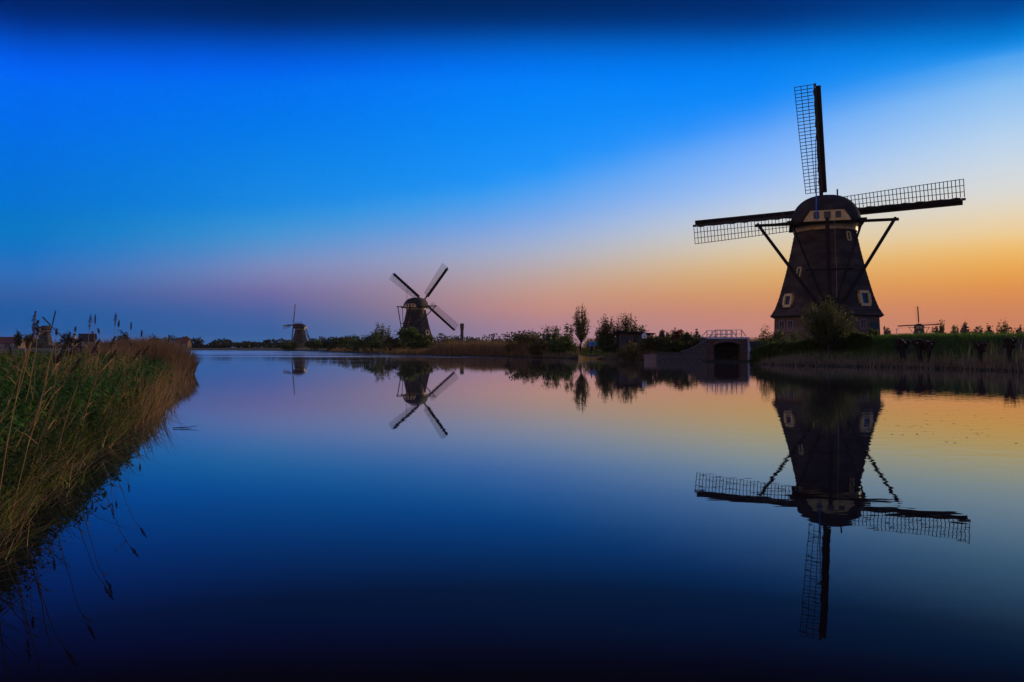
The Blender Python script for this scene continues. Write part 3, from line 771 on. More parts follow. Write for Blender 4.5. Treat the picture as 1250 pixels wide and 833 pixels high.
# tall single reeds with seed heads: traced stem, depth from where they root on the bank
REED_G = 'tall reeds standing above the left bank'
def reed(pts, D, plume=True, pw=.028, ph=.17, r=.006, lab='tall dry reed stalk with brown feathery seed head on the left bank', tilt=0.0):
    P3 = [Vector(P(x, D + tilt * i, y)) for i, (x, y) in enumerate(pts)]
    x0, y0 = P3[0].x, P3[0].y; g = float(ground_z([x0], [y0])[0])
    root = thing('reed', lab, 'reed', (x0, y0, g), 0, REED_G if plume else 'bare reed stalks leaning on the left bank')
    loc = [p - Vector((x0, y0, g)) for p in P3]
    if loc[0].z > 0: loc.insert(0, Vector((0, 0, -.05)))
    fine_ = []
    for a, b_ in zip(loc, loc[1:]):
        fine_ += [a.lerp(b_, k / 3) for k in range(3)]
    fine_.append(loc[-1])
    nn = len(fine_)
    MB().tube(fine_, [r * (1 - .6 * i / nn) for i in range(nn)], 5).build('stem', M['reed'], root)
    for k in range(2, nn - 1, 4):                   # narrow dry leaves along the stem
        a_ = random.uniform(0, 6.28); p = fine_[k]; ln = random.uniform(.08, .2)
        e1 = p + Vector((math.cos(a_) * ln * .5, math.sin(a_) * ln * .5, ln * .45)); e2 = p + Vector((math.cos(a_) * ln * .85, math.sin(a_) * ln * .85, ln * .62))
        lv = MB().add([p + Vector((0, 0, -.006)), p + Vector((0, 0, .006)), e1 + Vector((0, 0, .006)), e1 - Vector((0, 0, .006)), e2], [(0, 1, 2, 3), (3, 2, 4)])
        lv.build('leaf', M['reed'], root)
    if plume:
        tip = fine_[-1]; d = (fine_[-1] - fine_[-3]).normalized()
        n_ = 150; tt = rng.uniform(-.75, .35, n_)
        wid = pw * np.clip(np.sin((tt + .75) / 1.1 * math.pi), .1, 1)
        c = np.array(tip)[None] + np.array(d)[None] * (tt * ph)[:, None] + rng.normal(size=(n_, 3)) * wid[:, None] * .34
        v, q = leaves(c, .005 + D * .0003, long=3.4)
        link('seed_head', mesh_np('seed_head', v, q), M['plume'], root)
    return root
reed([(3, 545), (14, 510), (27, 468), (36, 430), (40, 408), (42, 388)], 7.4, ph=.17)
reed([(12, 560), (24, 520), (36, 476), (44, 430), (46, 402)], 7.9, ph=.09, pw=.015)
reed([(27, 562), (31, 535), (45, 508), (56, 470), (61, 440), (68, 414)], 7.0, False, r=.008, lab='bare yellowish reed stalk leaning over nettles on the left bank')
reed([(28, 556), (36, 530), (50, 500), (58, 452)], 7.1, False, lab='bare yellowish reed stalk leaning over nettles on the left bank')
reed([(-8, 472), (12, 455), (30, 436), (37, 424)], 7.3, False, lab='bare yellowish reed stalk leaning over nettles on the left bank')
reed([(-6, 530), (10, 500), (18, 475), (25, 458)], 6.9, False, lab='bare yellowish reed stalk leaning over nettles on the left bank')
reed([(35, 545), (60, 525), (90, 500)], 7.2, False, lab='bare yellowish reed stalk leaning over nettles on the left bank')
reed([(104, 452), (107, 425), (109, 402), (110, 390)], 14.5, ph=.24, pw=.045)
reed([(112, 450), (115, 420), (116, 388)], 15.5, ph=.16, pw=.02)
reed([(118, 452), (121, 425), (122, 409), (120, 403)], 14, ph=.09, pw=.02)
reed([(134, 455), (138, 425), (140, 400), (141, 387)], 15, ph=.22, pw=.035)
reed([(137, 455), (142, 420), (145, 394)], 15.2, ph=.12, pw=.02)
reed([(156, 460), (158, 425), (160, 396)], 17, ph=.14, pw=.016)
reed([(68, 450), (68, 425), (69, 404)], 13, ph=.1, pw=.02)
reed([(86, 450), (89, 425), (92, 401)], 13.4, ph=.08, pw=.016)
reed([(171, 455), (172, 425), (173, 406)], 19, ph=.14, pw=.03)
for i in range(26):                                  # scattered thin flowering stems over the bank
    D_ = rng.uniform(5.2, 20); x_ = float(along(D_)) - rng.uniform(.12, 2.6)
    if abs(x_ / D_) > .70: continue
    xp = 625 + x_ * FP / D_; ln_ = rng.normal(0, 6); tz = rng.uniform(.95, 1.45)
    yb = YH + (HC - .35) * FP / D_; yt = YH + (HC - tz) * FP / D_
    reed([(xp, yb), (xp + ln_ * .3, yb + (yt - yb) * .5), (xp + ln_, yt)], D_, bool(i % 2), ph=.11, pw=.018, r=.0045,
         lab='thin short reed stem with small seed head among bank grasses' if i % 2 else 'bare yellowish reed stalk leaning over nettles on the left bank')
# reeds that bend out over the water by the near edge
for (x_, y_, dx_, h_) in [(-3.25, 5.6, .35, 1.25), (-3.55, 6.2, .42, 1.15), (-3.05, 5.1, .25, 1.4), (-3.9, 7.2, .4, 1.3), (-4.2, 8.0, .45, 1.2), (-4.5, 8.7, .4, 1.35), (-4.75, 9.6, .5, 1.2), (-5.2, 10.8, .5, 1.25)]:
    x_ -= .25
    xp = lambda k, z: (625 + (x_ + dx_ * k) * FP / y_, YH + (HC - z) * FP / y_)
    reed([xp(0, .1), xp(.3, h_ * .45), xp(.65, h_ * .8), xp(1, h_)], y_, True, ph=.13, pw=.022, r=.005, lab='slender reed bowing out over the water from the left bank')

# floating twig
tx, ty = px2w(222, 523)
tw = MB().tube([(-.12, -.02, .012), (.1, .03, .02), (.24, .07, .035)], [.006, .005, .003], 5).tube([(-.1, -.015, .012), (.08, -.07, .014), (.22, -.1, .01)], [.005, .004, .002], 5)
o = tw.build('floating_twig', M['dark_bark']); o.location = (tx, ty, 0); tag(o, 'forked dark twig floating on the open water', 'twig')

n = 90; fx = rng.uniform(4.6, 9.0, n); fy = rng.uniform(10.5, 16.5, n)
c = np.column_stack([fx, fy, np.full(n, .004)]); a_ = rng.uniform(0, 6.28, n); r_ = rng.uniform(.008, .024, n)
ring = [np.column_stack([fx + r_ * np.cos(a_ + q) * (1.8 if k % 2 == 0 else .8), fy + r_ * np.sin(a_ + q) * (1.8 if k % 2 == 0 else .8), c[:, 2]]) for k, q in enumerate((0, 1.57, 3.14, 4.71))]
stuff('floating_leaves', 'scattered dark leaf bits floating on the water', 'leaves', np.stack(ring, 1).reshape(-1, 3), (np.arange(n) * 4)[:, None] + np.array([[0, 1, 2, 3]]), m='leaf_dark')

# ------------------------------------------------------------------ far and right banks
# reed belts along the far shore (brown), grass on the dike, pale reeds at the dike's foot
def shore_belt(p0, p1, n, inner, outer, h0, h1, wd, lean=.1):
    a = np.array(p0); b_ = np.array(p1); t_ = rng.uniform(0, 1, n); off = rng.uniform(inner, outer, n)
    dirv = (b_ - a) / np.linalg.norm(b_ - a); nrm_ = np.array([-dirv[1], dirv[0]])
    if nrm_[1] < 0: nrm_ = -nrm_
    p = a + (b_ - a) * t_[:, None] + nrm_ * off[:, None] + rng.normal(0, .15, (n, 2))
    z = np.maximum(ground_z(p[:, 0], p[:, 1]), -.1)
    cl_ = .8 + .35 * gnoise(p[:, 0], p[:, 1], 1.1)
    return blades(np.column_stack([p, z]), rng.uniform(h0, h1, n) * cl_, wd * rng.uniform(.6, 1.4, n), np.abs(rng.normal(lean, .1, n)), rng.uniform(0, .4, n), rng.uniform(0, 6.28, n), (0, .55))
S = FAR
V, Q, T = join([shore_belt(px2w(522, 433.7), px2w(600, 435.5), 5200, .2, 9, 1.9, 2.6, .07), shore_belt(px2w(600, 435.5), px2w(645, 436.6), 3000, .2, 8, 1.7, 2.3, .06),
                shore_belt(px2w(480, 432.6), px2w(522, 433.7), 1200, 0, 3, .5, 1.2, .07), shore_belt(px2w(400, 429.8), px2w(480, 432.6), 1800, 0, 6, .5, 1.4, .1)])
stuff('far_reed_belt', 'brown reed belt lining the shore right of the crossed-sail mill', 'reeds', V, Q, T, m='reed_dark')
V, Q, T = join([shore_belt(px2w(640, 436.5), px2w(700, 438), 1300, 0, 1.2, .4, .9, .04), shore_belt(px2w(735, 439), px2w(800, 440.5), 2000, .1, 1.6, .5, 1.1, .04)])
stuff('bank_reeds', 'dull tan reeds at the water below the shed and shrubs', 'reeds', V, Q, T, m='reed_pale')
parts = []
ch = [px2w(*p) for p in [(922, 444.2), (960, 446.5), (1050, 448), (1150, 450.5), (1250, 454), (1330, 457.5)]]
for a, b_ in zip(ch, ch[1:]):
    ln = math.dist(a, b_); right_ = a[0] > 24.4
    parts.append(shore_belt(a, b_, int(ln * (260 if right_ else 210)), -.2, 1.8, .22, .8 if right_ else .65, .035))
    parts.append(shore_belt(a, b_, int(ln * 40), .0, 4.0, .5, 1.9 if right_ else 1.0, .03))
V, Q, T = join(parts)
stuff('dike_reeds', 'pale dead reeds fringing the water at the foot of the dike', 'reeds', V, Q, T, m='reed_pale')
parts = []
for a, b_ in zip(ch, ch[1:]):
    ln = math.dist(a, b_)
    parts.append(shore_belt(a, b_, int(ln * 1500), 1.5, 16, .12, .55, .045, .2))
V, Q, T = join(parts)
stuff('dike_grass', 'lush green grass covering the slope of the dike', 'grass', V, Q, T, m='grass')
b7 = scatter(9000, -14, 22, 62, 130, .8, 14); n = len(b7)
V, Q, T = blades(b7, rng.uniform(.2, .6, n), .05, rng.uniform(0, .4, n), rng.uniform(0, .5, n), rng.uniform(0, 6.28, n), (0, .5))
stuff('bank_grass', 'rough grass on the far bank around the shed and bridge', 'grass', V, Q, T, m='grass')
# tawny reed field far behind the bridge
b8 = np.column_stack([rng.uniform(8, 30, 9000) * 1.0, rng.uniform(128, 150, 9000)]); b8[:, 0] = b8[:, 0] * b8[:, 1] / 85
V, Q, T = blades(np.column_stack([b8, ground_z(b8[:, 0], b8[:, 1])]), rng.uniform(1.7, 2.5, 9000), .09, np.abs(rng.normal(.06, .06, 9000)), rng.uniform(0, .3, 9000), rng.uniform(0, 6.28, 9000), (0, .5))
stuff('reed_field', 'tawny reed field beyond the brick bridge', 'reeds', V, Q, T, m='reed_dark')

# trees and shrubs
def pt(name, label, px, D, ytop, wpx, leaf, group=None, cat='tree', **k):
    X = (px - 625) * D / FP; z0 = float(ground_z([X], [D])[0]) - .08
    h = HC + (YH - ytop) * D / FP - z0
    return tree(name, label, cat, X, D, h, wpx * D / FP, leaf, z0=z0, group=group, **k)
pt('willow_tree', 'small spreading willow with fine foliage before the large mill', 1010, 57, 366, 74, 'leaf_willow', n=11000, ls=.07, trunk=.26, tr=.12, deep=.9, shoots=170)
pt('young_tree', 'upright oval young tree with airy leaves behind the yellow boat', 708, 93, 371, 25, 'leaf_olive', n=2300, ls=.11, trunk=.26, tr=.10, deep=1, taper=.12, shoots=75)
pt('fruit_tree', 'bushy dark tree with upright twigs left of the shed', 741, 90, 386, 34, 'leaf_olive', n=4200, ls=.11, trunk=.14, tr=.12, shoots=110)
pt('fruit_tree', 'spreading twiggy tree arching over the shed roof', 764, 90, 382, 38, 'leaf_olive', n=3200, ls=.11, trunk=.16, tr=.14, shoots=100)
pt('shrub', 'thin-leaved shrub beside the upright oval tree', 693, 96, 398, 16, 'leaf_green', cat='shrub', n=900, ls=.13, trunk=.05, tr=.05, k=20)
for a in [(648, 103, 403, 34, 'leaf_olive', 'low olive shrub where the brown reed belt ends'), (672, 101, 397, 38, 'leaf_green', 'tall rounded green shrub between reed belt and oval tree'), (690, 99, 405, 26, 'leaf_olive', 'yellow-brown shrub at the foot of the oval tree'),
          (660, 96, 412, 40, 'leaf_olive', 'low dark shrub at the water before taller shrubs')]:
    pt('shrub', a[5], *a[:5], cat='shrub', n=3200, ls=.13, trunk=.02, tr=.08, shoots=130, group='shrubs on the far bank')
for a in [(722, 93, 418, 34, 'leaf_yellow', 'bright yellow-green low shrub behind the people by the boat', 1000), (745, 88, 414, 30, 'leaf_dark', 'dark low shrub beneath the twiggy trees', 1600), (781, 86, 399, 22, 'leaf_dark', 'round dark shrub rising behind the shed', 1800),
          (792, 77.5, 412, 26, 'leaf_olive', 'brown-green shrub beside the white nest box', 1600), (806, 78.5, 412, 26, 'leaf_olive', 'olive shrub above the pale plank quay', 1500), (818, 80, 409, 22, 'leaf_yellow', 'bright yellow-green shrub in the row beside the wing wall', 1400),
          (830, 79, 406, 20, 'leaf_red', 'reddish shrub in the row beside the wing wall', 1000), (838, 76.5, 409, 30, 'leaf_dark', 'dark green clipped shrub against the wing wall', 2200), (856, 77, 414, 26, 'leaf_green', 'green shrub beside the bridge railing', 1500),
          (822, 76.5, 419, 32, 'leaf_dark', 'low dark shrub behind the sloping brick coping', 1600)]:
    pt('shrub', a[5], *a[:5], cat='shrub', n=a[6], ls=.13, trunk=.02, tr=.05, k=34, spread=.2, limbs=6, group='shrubs on the far bank')
for a in [(463, 190, 394, 22, 'leaf_olive', 'thin upright tree with sparse crown left of the crossed-sail mill', .25, 1000, 'young_tree', 'tree'), (474, 195, 398, 9, 'leaf_olive', 'slim sparse sapling next to the crossed-sail mill', .2, 450, 'young_tree', 'tree'),
          (455, 163, 410, 36, 'leaf_dark', 'broad dark shrub at the waterside left of the crossed-sail mill', .02, 1700, 'shrub', 'shrub'), (497, 152, 401, 32, 'leaf_green', 'leafy green shrub hiding the foot of the crossed-sail mill', .03, 2000, 'shrub', 'shrub'),
          (512, 139, 409, 34, 'leaf_willow', 'low olive-green shrub in front of the crossed-sail mill', .02, 2000, 'shrub', 'shrub'), (477, 150, 413, 26, 'leaf_olive', 'small brownish shrub between sapling and crossed-sail mill', .02, 900, 'shrub', 'shrub'),
          (434, 205, 406, 14, 'leaf_dark', 'small pointed tree where the far shore bends', .1, 700, 'young_tree', 'tree'), (425, 190, 412, 26, 'leaf_dark', 'dark rounded shrub where the far shore bends', .02, 900, 'shrub', 'shrub')]:
    pt(a[8], a[5], *a[:5], cat=a[9], n=a[7], ls=.24, trunk=a[6], tr=.1, k=30, spread=.19, limbs=8, shoots=40 if a[9] == 'tree' else 0)
for a in [(540, 131, 414, 30, 'leaf_olive', 'low tawny shrub at the left end of the brown reed belt', 900), (630, 104, 409, 26, 'leaf_olive', 'low brownish shrub rising out of the reed belt', 1200), (684, 93, 414, 34, 'leaf_dark', 'dark shrub hanging over the water left of the yellow boat', 1700), (758, 83, 416, 24, 'leaf_dark', 'dark shrub at the left corner of the shed', 1300), (770, 78, 420, 26, 'leaf_olive', 'brown-green shrub growing before the shed wall', 1300), (440, 176, 414, 24, 'leaf_dark', 'dark round shrub left of the thin upright tree', 900), (404, 225, 415, 22, 'leaf_dark', 'low dark shrub beside the sideways mill', 800), (385, 262, 416, 24, 'leaf_dark', 'long low shrub at the water near the sideways mill', 800), (352, 275, 417, 26, 'leaf_dark', 'low shrub hiding the foot of the sideways mill', 800)]:
    pt('shrub', a[5], *a[:5], cat='shrub', n=a[6], ls=.0016 * a[1], trunk=.02, tr=.05, k=34, spread=.2, limbs=6, group='shrubs on the far bank')
# around the large mill
for a in [(950, 63, 404, 22, 'leaf_willow', 'thin leafy shrub at the left foot of the large mill', 900), (1066, 60, 401, 12, 'leaf_yellow', 'small bright yellow-green conifer beside the large mill door', 800), (935, 64, 401, 24, 'leaf_green', 'sparse blossoming shrub between bridge and large mill', 700),
          (1042, 61, 402, 24, 'leaf_olive', 'brown-green shrub below the large mill right windows', 1100), (968, 61, 405, 14, 'leaf_green', 'small green shrub under the large mill left windows', 500)]:
    pt('shrub', a[5], *a[:5], cat='shrub', n=a[6], ls=.09, trunk=.03, tr=.04, k=24, spread=.18, limbs=6)
# clipped hedge before the mill
def hedge(label, p0, p1, dep, h, n, leaf, ls=.10):
    a = Vector((*p0, 0)); b_ = Vector((*p1, 0)); u = (b_ - a); ln = u.length; u.normalize(); w = Vector((-u.y, u.x, 0))
    if w.y < 0: w = -w
    mid = (a + b_) / 2; z0 = float(ground_z([mid.x], [mid.y])[0])
    root = thing('hedge', label, 'hedge', (mid.x, mid.y, z0))
    s_ = rng.uniform(-.5, .5, n) * ln; e = rng.uniform(-.5, .5, n) * dep; zz = rng.uniform(0, 1, n) * h
    f = rng.uniform(0, 1, n); e = np.where(f < .6, -dep / 2 + rng.normal(0, .06, n) + .1 * np.sin(s_ * 1.7), e)
    top = h + .12 * np.sin(s_ * .9) + .08 * np.sin(s_ * 2.3 + 1)
    zz = np.where(f > .75, top + rng.normal(0, .06, n), zz * top / h)
    gp = np.stack([s_ * u.x + e * w.x, s_ * u.y + e * w.y], -1)
    gz = ground_z(gp[:, 0] + mid.x, gp[:, 1] + mid.y) - z0
    c = np.column_stack([gp, zz + np.minimum(gz, .4)])
    v, q = leaves(c, ls); link('foliage', mesh_np('foliage', v, q), M[leaf], root)
    tb = MB()
    for k in range(int(ln / .8)):
        s0 = -ln / 2 + (k + .5) * .8
        x_, y_ = s0 * u.x, s0 * u.y
        zg = min(.4, float(ground_z([x_ + mid.x], [y_ + mid.y])[0]) - z0)
        tb.tube([(x_, y_, zg - .2), (x_ + random.uniform(-.1, .1), y_, zg + h * .8)], [.04, .02], 5)
    tb.build('stems', M['bark'], root)
hedge('long dark green hedge in front of the large mill', P(917, 61.5), P(1066, 57.5), 1.3, 1.2, 16000, 'leaf_green')

# pollard willows
POL = 'pollard willows at the foot of the dike'
def pollard(label, px, ybase, ytop, wpx, seed):
    D = float(np.interp(px, [960, 1050, 1150, 1250], [54.9, 51.5, 46.6, 41.2])) + ybase; X = (px - 625) * D / FP; random.seed(seed)
    z0 = float(ground_z([X], [D])[0]) - .1
    h = HC + (YH - ytop) * D / FP - z0; w = wpx * D / FP
    root = thing('pollard_willow', label, 'tree', (X, D, z0), 0, POL)
    mb = MB(); hh = h * .62; r0 = w * .17
    lean = random.uniform(-.12, .12)
    pts = [(0, 0, -.3), (0, 0, 0), (lean * .3, 0, hh * .35), (lean * .8, .02, hh * .7), (lean, 0, hh)]
    mb.tube(pts, [r0 * 1.5, r0 * 1.25, r0, r0 * 1.05, r0 * 1.45], 10)
    for k in range(14):                                # knuckled head
        a = k * .7 + random.uniform(-.3, .3); rr = w * random.uniform(.15, .42)
        mb.ico((lean + math.cos(a) * rr, math.sin(a) * rr * .8, hh + random.uniform(-.06, .2) * h), w * random.uniform(.14, .22), .3, (1, 1, .9))
    mb.build('trunk', M['dark_bark'], root, False)
    for k in range(7):                                # sawn stubs with pale ends
        a = random.uniform(0, 6.28); rr = w * random.uniform(.1, .36); ex = lean + math.cos(a) * rr; ey = -abs(math.sin(a)) * rr
        zt = hh + random.uniform(.12, .27) * h; r_ = random.uniform(.035, .06)
        tip = Vector((ex * 1.35, ey * 1.6, zt)); st = Vector((ex * .6, ey * .5, hh * .98))
        sb = MB().tube([st, tip], [r_ * 1.4, r_], 7).build('branch_stub', M['dark_bark'], root)
        d = (tip - st).normalized()
        MB().tube([tip + d * .002, tip + d * .012], [r_ * .95, r_ * .9], 7).build('sawn_end', M['cut'], sb)
    tg = MB()
    for k in range(60):
        a = random.uniform(0, 6.28); s0 = Vector((lean + math.cos(a) * w * .25, math.sin(a) * w * .2, hh * 1.05)); e = s0 + Vector((math.cos(a) * random.uniform(.1, .4), math.sin(a) * .2, random.uniform(.15, .55)))
        tg.tube([s0, e], [.012, .004], 4, False)
    tg.build('twigs', M['dark_bark'], root)
pollard('stout pollard willow with a wide head, beside the dwarf conifer end of the hedge', 1102, 1.0, 409, 20, 3)
pollard('pollard willow leaning close to its twin with pale stakes between', 1123, .8, 410, 16, 4)
pollard('slimmer pollard willow of the close pair, hung with pale stakes', 1134, .8, 412, 13, 9)
pollard('short pollard willow with pale sawn ends standing alone in the reeds', 1196, 1.0, 413, 14, 5)
pollard('pollard willow with a dark tuft on top, deepest among tall reeds', 1231, 1.3, 406, 15, 6)
for px_ in (1129, 1136, 1139):
    X, D = px2w(px_, 446.5, .2); st = MB().tube([(0, 0, -.4), (.02, 0, .6), (0, 0, 1.25)], [.035, .035, .03], 6).build('stake', M['reed_pale'])
    st.location = (X, D, float(ground_z([X], [D])[0])); tag(st, 'pale bare stake beside the close pair of pollard willows', 'stake', 'pale stakes at the willows')
for px_, hgt in ((1095, .85), (1122, .75)):
    D = 66; X = (px_ - 625) * D / FP; g = float(ground_z([X], [D])[0])
    st = MB().tube([(0, 0, -.3), (0, 0, hgt)], [.04, .04], 6).box((0, 0, hgt + .03), (.1, .1, .06)).build('marker_post', M['railpaint'])
    st.location = (X, D, g); tag(st, 'slim pale blue post on the crest of the dike', 'post', 'pale posts on the dike crest')

# distant trees that can be told apart
FT = 'single trees on the horizon'
for px_, D, yt, w_, lf, lab in [(808, 430, 402, 9, 'leaf_far', 'small bluish tree, first of the row beyond the reed field'), (815, 430, 405, 7, 'leaf_far', 'lowest bluish tree of the row beyond the reed field'), (823, 420, 400, 9, 'leaf_far', 'pointed tree in the row behind the reddish shrub'), (829, 425, 402, 8, 'leaf_far', 'round-topped tree in the row behind the reddish shrub'), (839, 440, 405, 9, 'leaf_far', 'squat tree in the row behind the clipped shrub'), (851, 430, 402, 12, 'leaf_far', 'broad round tree in the row nearest the bridge'),
        (1083, 330, 398, 14, 'leaf_far', 'rounded tree behind the right foot of the large mill'), (1150, 300, 388, 9, 'leaf_olive', 'tall bare-looking tree right of the far windmill'), (1143, 310, 396, 16, 'leaf_far', 'bushy tree touching the far windmill sail'), (1166, 320, 394, 12, 'leaf_olive', 'loose tree between the bare tree and the upright one'), (1178, 300, 391, 12, 'leaf_far', 'upright dark tree standing beyond the dike crest'), (1194, 330, 396, 14, 'leaf_far', 'low broad tree beyond the lone short pollard'), (1207, 340, 397, 14, 'leaf_far', 'round tree neighbouring the feathery green one beyond the dike'), (1226, 180, 388, 24, 'leaf_willow', 'feathery green-yellow tree beyond the dike crest'), (1245, 320, 397, 16, 'leaf_far', 'dim tree behind the tufted pollard willow'),
        (150, 320, 404, 16, 'leaf_far', 'round tree on the horizon above the left bank reeds'), (188, 330, 409, 22, 'leaf_far', 'broad low tree behind the rounded reed bed'), (22, 250, 404, 9, 'leaf_far', 'narrow dome-topped tree left of the small far windmill'), (35, 260, 406, 14, 'leaf_olive', 'thin twiggy tree next to the small far windmill'), (83, 280, 404, 18, 'leaf_far', 'dark tree behind the person in dark coat')]:
    pt('horizon_tree', lab, px_, D, yt, w_, lf, FT, n=800, ls=.0014 * D, trunk=.16, tr=.18, shoots=45)

# far woods
def wood(label, px0, px1, D, ybase, hm, n, leaf='leaf_far'):
    k = int(abs(px1 - px0) * D / FP / 2.2) + 3
    xs = np.linspace((px0 - 625) * D / FP, (px1 - 625) * D / FP, k); cs = np.column_stack([xs + rng.normal(0, 1.5, k), D + rng.normal(0, 12, k), np.zeros(k)])
    hh = hm * rng.uniform(.45, 1.1, k) * (1 + .2 * np.sin(xs * .05)); idx = rng.integers(0, k, n)
    p = rng.normal(size=(n, 3)); p /= np.linalg.norm(p, axis=1, keepdims=True); p *= (rng.uniform(.2, 1, n) ** .4)[:, None]
    c = cs[idx] + p * np.column_stack([hh[idx] * .55, hh[idx] * .5, hh[idx] * .5]); c[:, 2] += hh[idx] * .5 + .8
    c[:, 2] = np.maximum(c[:, 2], .6)
    m_ = n // 2; c[:m_, 0] = rng.uniform(xs[0], xs[-1], m_); c[:m_, 2] = rng.uniform(.5, 1, m_) * hm * (.42 + .16 * np.sin(c[:m_, 0] * .11) + .1 * np.sin(c[:m_, 0] * .37))
    v, q = leaves(c, .0019 * D); return stuff('far_wood', label, 'wood', v, q, m=leaf)
wood('dark distant wood along the shore left of the sideways windmill', 225, 355, 470, 424, 6.6, 8000)
wood('dark wood behind and right of the sideways windmill', 372, 425, 560, 424, 8.5, 4500)
wood('low dim wood between the sideways mill and the crossed-sail mill', 418, 505, 600, 424, 7.0, 4000)
wood('bluish tree line on the horizon above the brown reed belt', 535, 660, 640, 424, 12.5, 7500)
wood('bluish hedgerow on the horizon beyond the bridge', 780, 960, 720, 424, 10, 6500)
wood('hazy wood on the horizon right of the large mill', 1068, 1300, 700, 424, 12, 9000)
wood('dark tree line on the horizon over the left bank', -60, 240, 520, 424, 6.0, 9500)

# ------------------------------------------------------------------ brick bridge over the side ditch
BD = 70.5
def bx(px): return (px - 625) * BD / FP
def bz(y): return HC + (YH - y) * BD / FP
bx0, bx1, ox0, ox1 = bx(864.5), bx(912.5), bx(871.5), bx(904)
zt, zspr, zcr = bz(413.5), bz(421.5), bz(417.5)
bridge = thing('bridge', 'small brick arch bridge with pale railing over the ditch mouth', 'bridge', ((bx0 + bx1) / 2, BD, 0))
cxm = (bx0 + bx1) / 2
def loc(x): return x - cxm
DEP = 3.2
mb = MB()
def prism(mb, poly, y0, y1):
    n = len(poly); v = [(x, y0, z) for x, z in poly] + [(x, y1, z) for x, z in poly]
    f = [tuple(range(n)), tuple(range(2 * n - 1, n - 1, -1))] + [(i, i + n, (i + 1) % n + n, (i + 1) % n) for i in range(n)]
    mb.add(v, f); return mb
for a, b_ in ((bx0, ox0), (ox1, bx1)): prism(mb, [(loc(a), -.8), (loc(b_), -.8), (loc(b_), zspr), (loc(a), zspr)], 0, DEP)
na = 8; xs = [ox0 + (ox1 - ox0) * i / na for i in range(na + 1)]
za = [zspr + (zcr - zspr) * math.sin(math.pi * i / na) ** .8 if 0 < i < na else zspr for i in range(na + 1)]
for i in range(na): prism(mb, [(loc(xs[i]), za[i]), (loc(xs[i + 1]), za[i + 1]), (loc(xs[i + 1]), zt), (loc(xs[i]), zt)], 0, DEP)
for a, b_ in ((bx0, ox0), (ox1, bx1)): prism(mb, [(loc(a), zspr), (loc(b_), zspr), (loc(b_), zt), (loc(a), zt)], 0, DEP)
mb.build('abutment', M['bridge_brick'], bridge)
MB().box((0, .9, .35), (ox1 - ox0 + .02, .08, 2.6)).build('sluice_gate', M['tar'], bridge)
for i in range(11):                                   # soldier course round the arch, brick by brick
    t0 = (i + .5) / 11; x_ = ox0 + (ox1 - ox0) * t0; z_ = float(np.interp(x_, xs, za)) + .13
    MB().box((0, -.012, 0), (.2, .05, .25)).build('arch_brick', M['brick'], bridge).location = (loc(x_), 0, z_)
MB().box((0, DEP / 2, zt + .06), (bx1 - bx0 + .16, DEP + .12, .12)).build('deck', M['grey_brick'], bridge)
for yy in (.1, DEP - .1):
    zr = bz(403) ; xl = loc(bx(866)); xr = loc(bx(911)); x1 = loc(bx(873.5)); x2 = loc(bx(905.5))
    for k in range(6):
        x_ = x1 + (x2 - x1) * k / 5
        MB().beam((x_, yy, zt + .1), (x_, yy, zr), .06).build('railing_post', M['railpaint'], bridge)
    for zz in (zr, zr - .36):
        MB().beam((x1, yy, zz), (x2, yy, zz), .04).build('rail', M['railpaint'], bridge)
    MB().beam((xl, yy, zt + .15), (x1, yy, zr), .055).build('rail', M['railpaint'], bridge)
    MB().beam((x2, yy, zr), (xr, yy, zt + .2), .055).build('rail', M['railpaint'], bridge)
MB().box((0, -.03, zt + .04), (bx1 - bx0 + .3, .1, .16)).build('coping', M['railpaint'], bridge)
prism(MB(), [(loc(bx(912.6)), -.5), (loc(bx(919)), -.5), (loc(bx(919)), .1), (loc(bx(914.5)), zt - .2), (loc(bx(912.6)), zt - .1)], .05, .35).build('wing_slope', M['railpaint'], bridge)
# wing wall running left, stepping down to a low quay
ww = thing('wing_wall', 'dark brick retaining wall sloping down from the bridge to the water', 'wall', (bx(832), BD + .25, 0))
wx = lambda px: bx(px) - bx(832)
prof = [(864.2, 416), (850, 424), (830, 432), (803, 432.3)]
prism(MB(), [(wx(803), -.7), (wx(864.2), -.7)] + [(wx(p), bz(y)) for p, y in prof], 0, .4).build('wall', M['grey_brick'], ww)
for (p0, y0), (p1, y1) in zip(prof, prof[1:]):
    MB().beam((wx(p0), .18, bz(y0) + .05), (wx(p1), .18, bz(y1) + .05), .5, None, (0, 0, 1), .09, .09).build('coping', M['grey_brick'], ww)
for k in range(3): # courses of large facing stones along the low wall
    for i in range(9):
        MB().box((0, 0, 0), (.44, .05, .16)).build('stone', M['grey_brick'], ww).location = (wx(805) + .3 + i * .47 + (k % 2) * .2, -.012, .12 + k * .2)
quay = thing('plank_quay', 'pale weathered plank sheeting along the water left of the brick wall', 'quay', (*P(795.5, 72.5), 0))
for k in range(9):
    x_ = -.62 + k * .155
    MB().box((0, 0, 0), (.14, .06, 1.1)).build('plank', M['weather'] if 'weather' in M else M.setdefault('weather', mat('weathered_wood', (.33, .25, .22), (.2, .15, .13), .9, 6, .01, 25, (1, 1, .2))), quay).location = (x_, random.uniform(-.02, .02), .05 + random.uniform(-.05, .05))
MB().box((0, .06, .56), (1.5, .16, .06)).build('cap_board', M['weather'], quay)

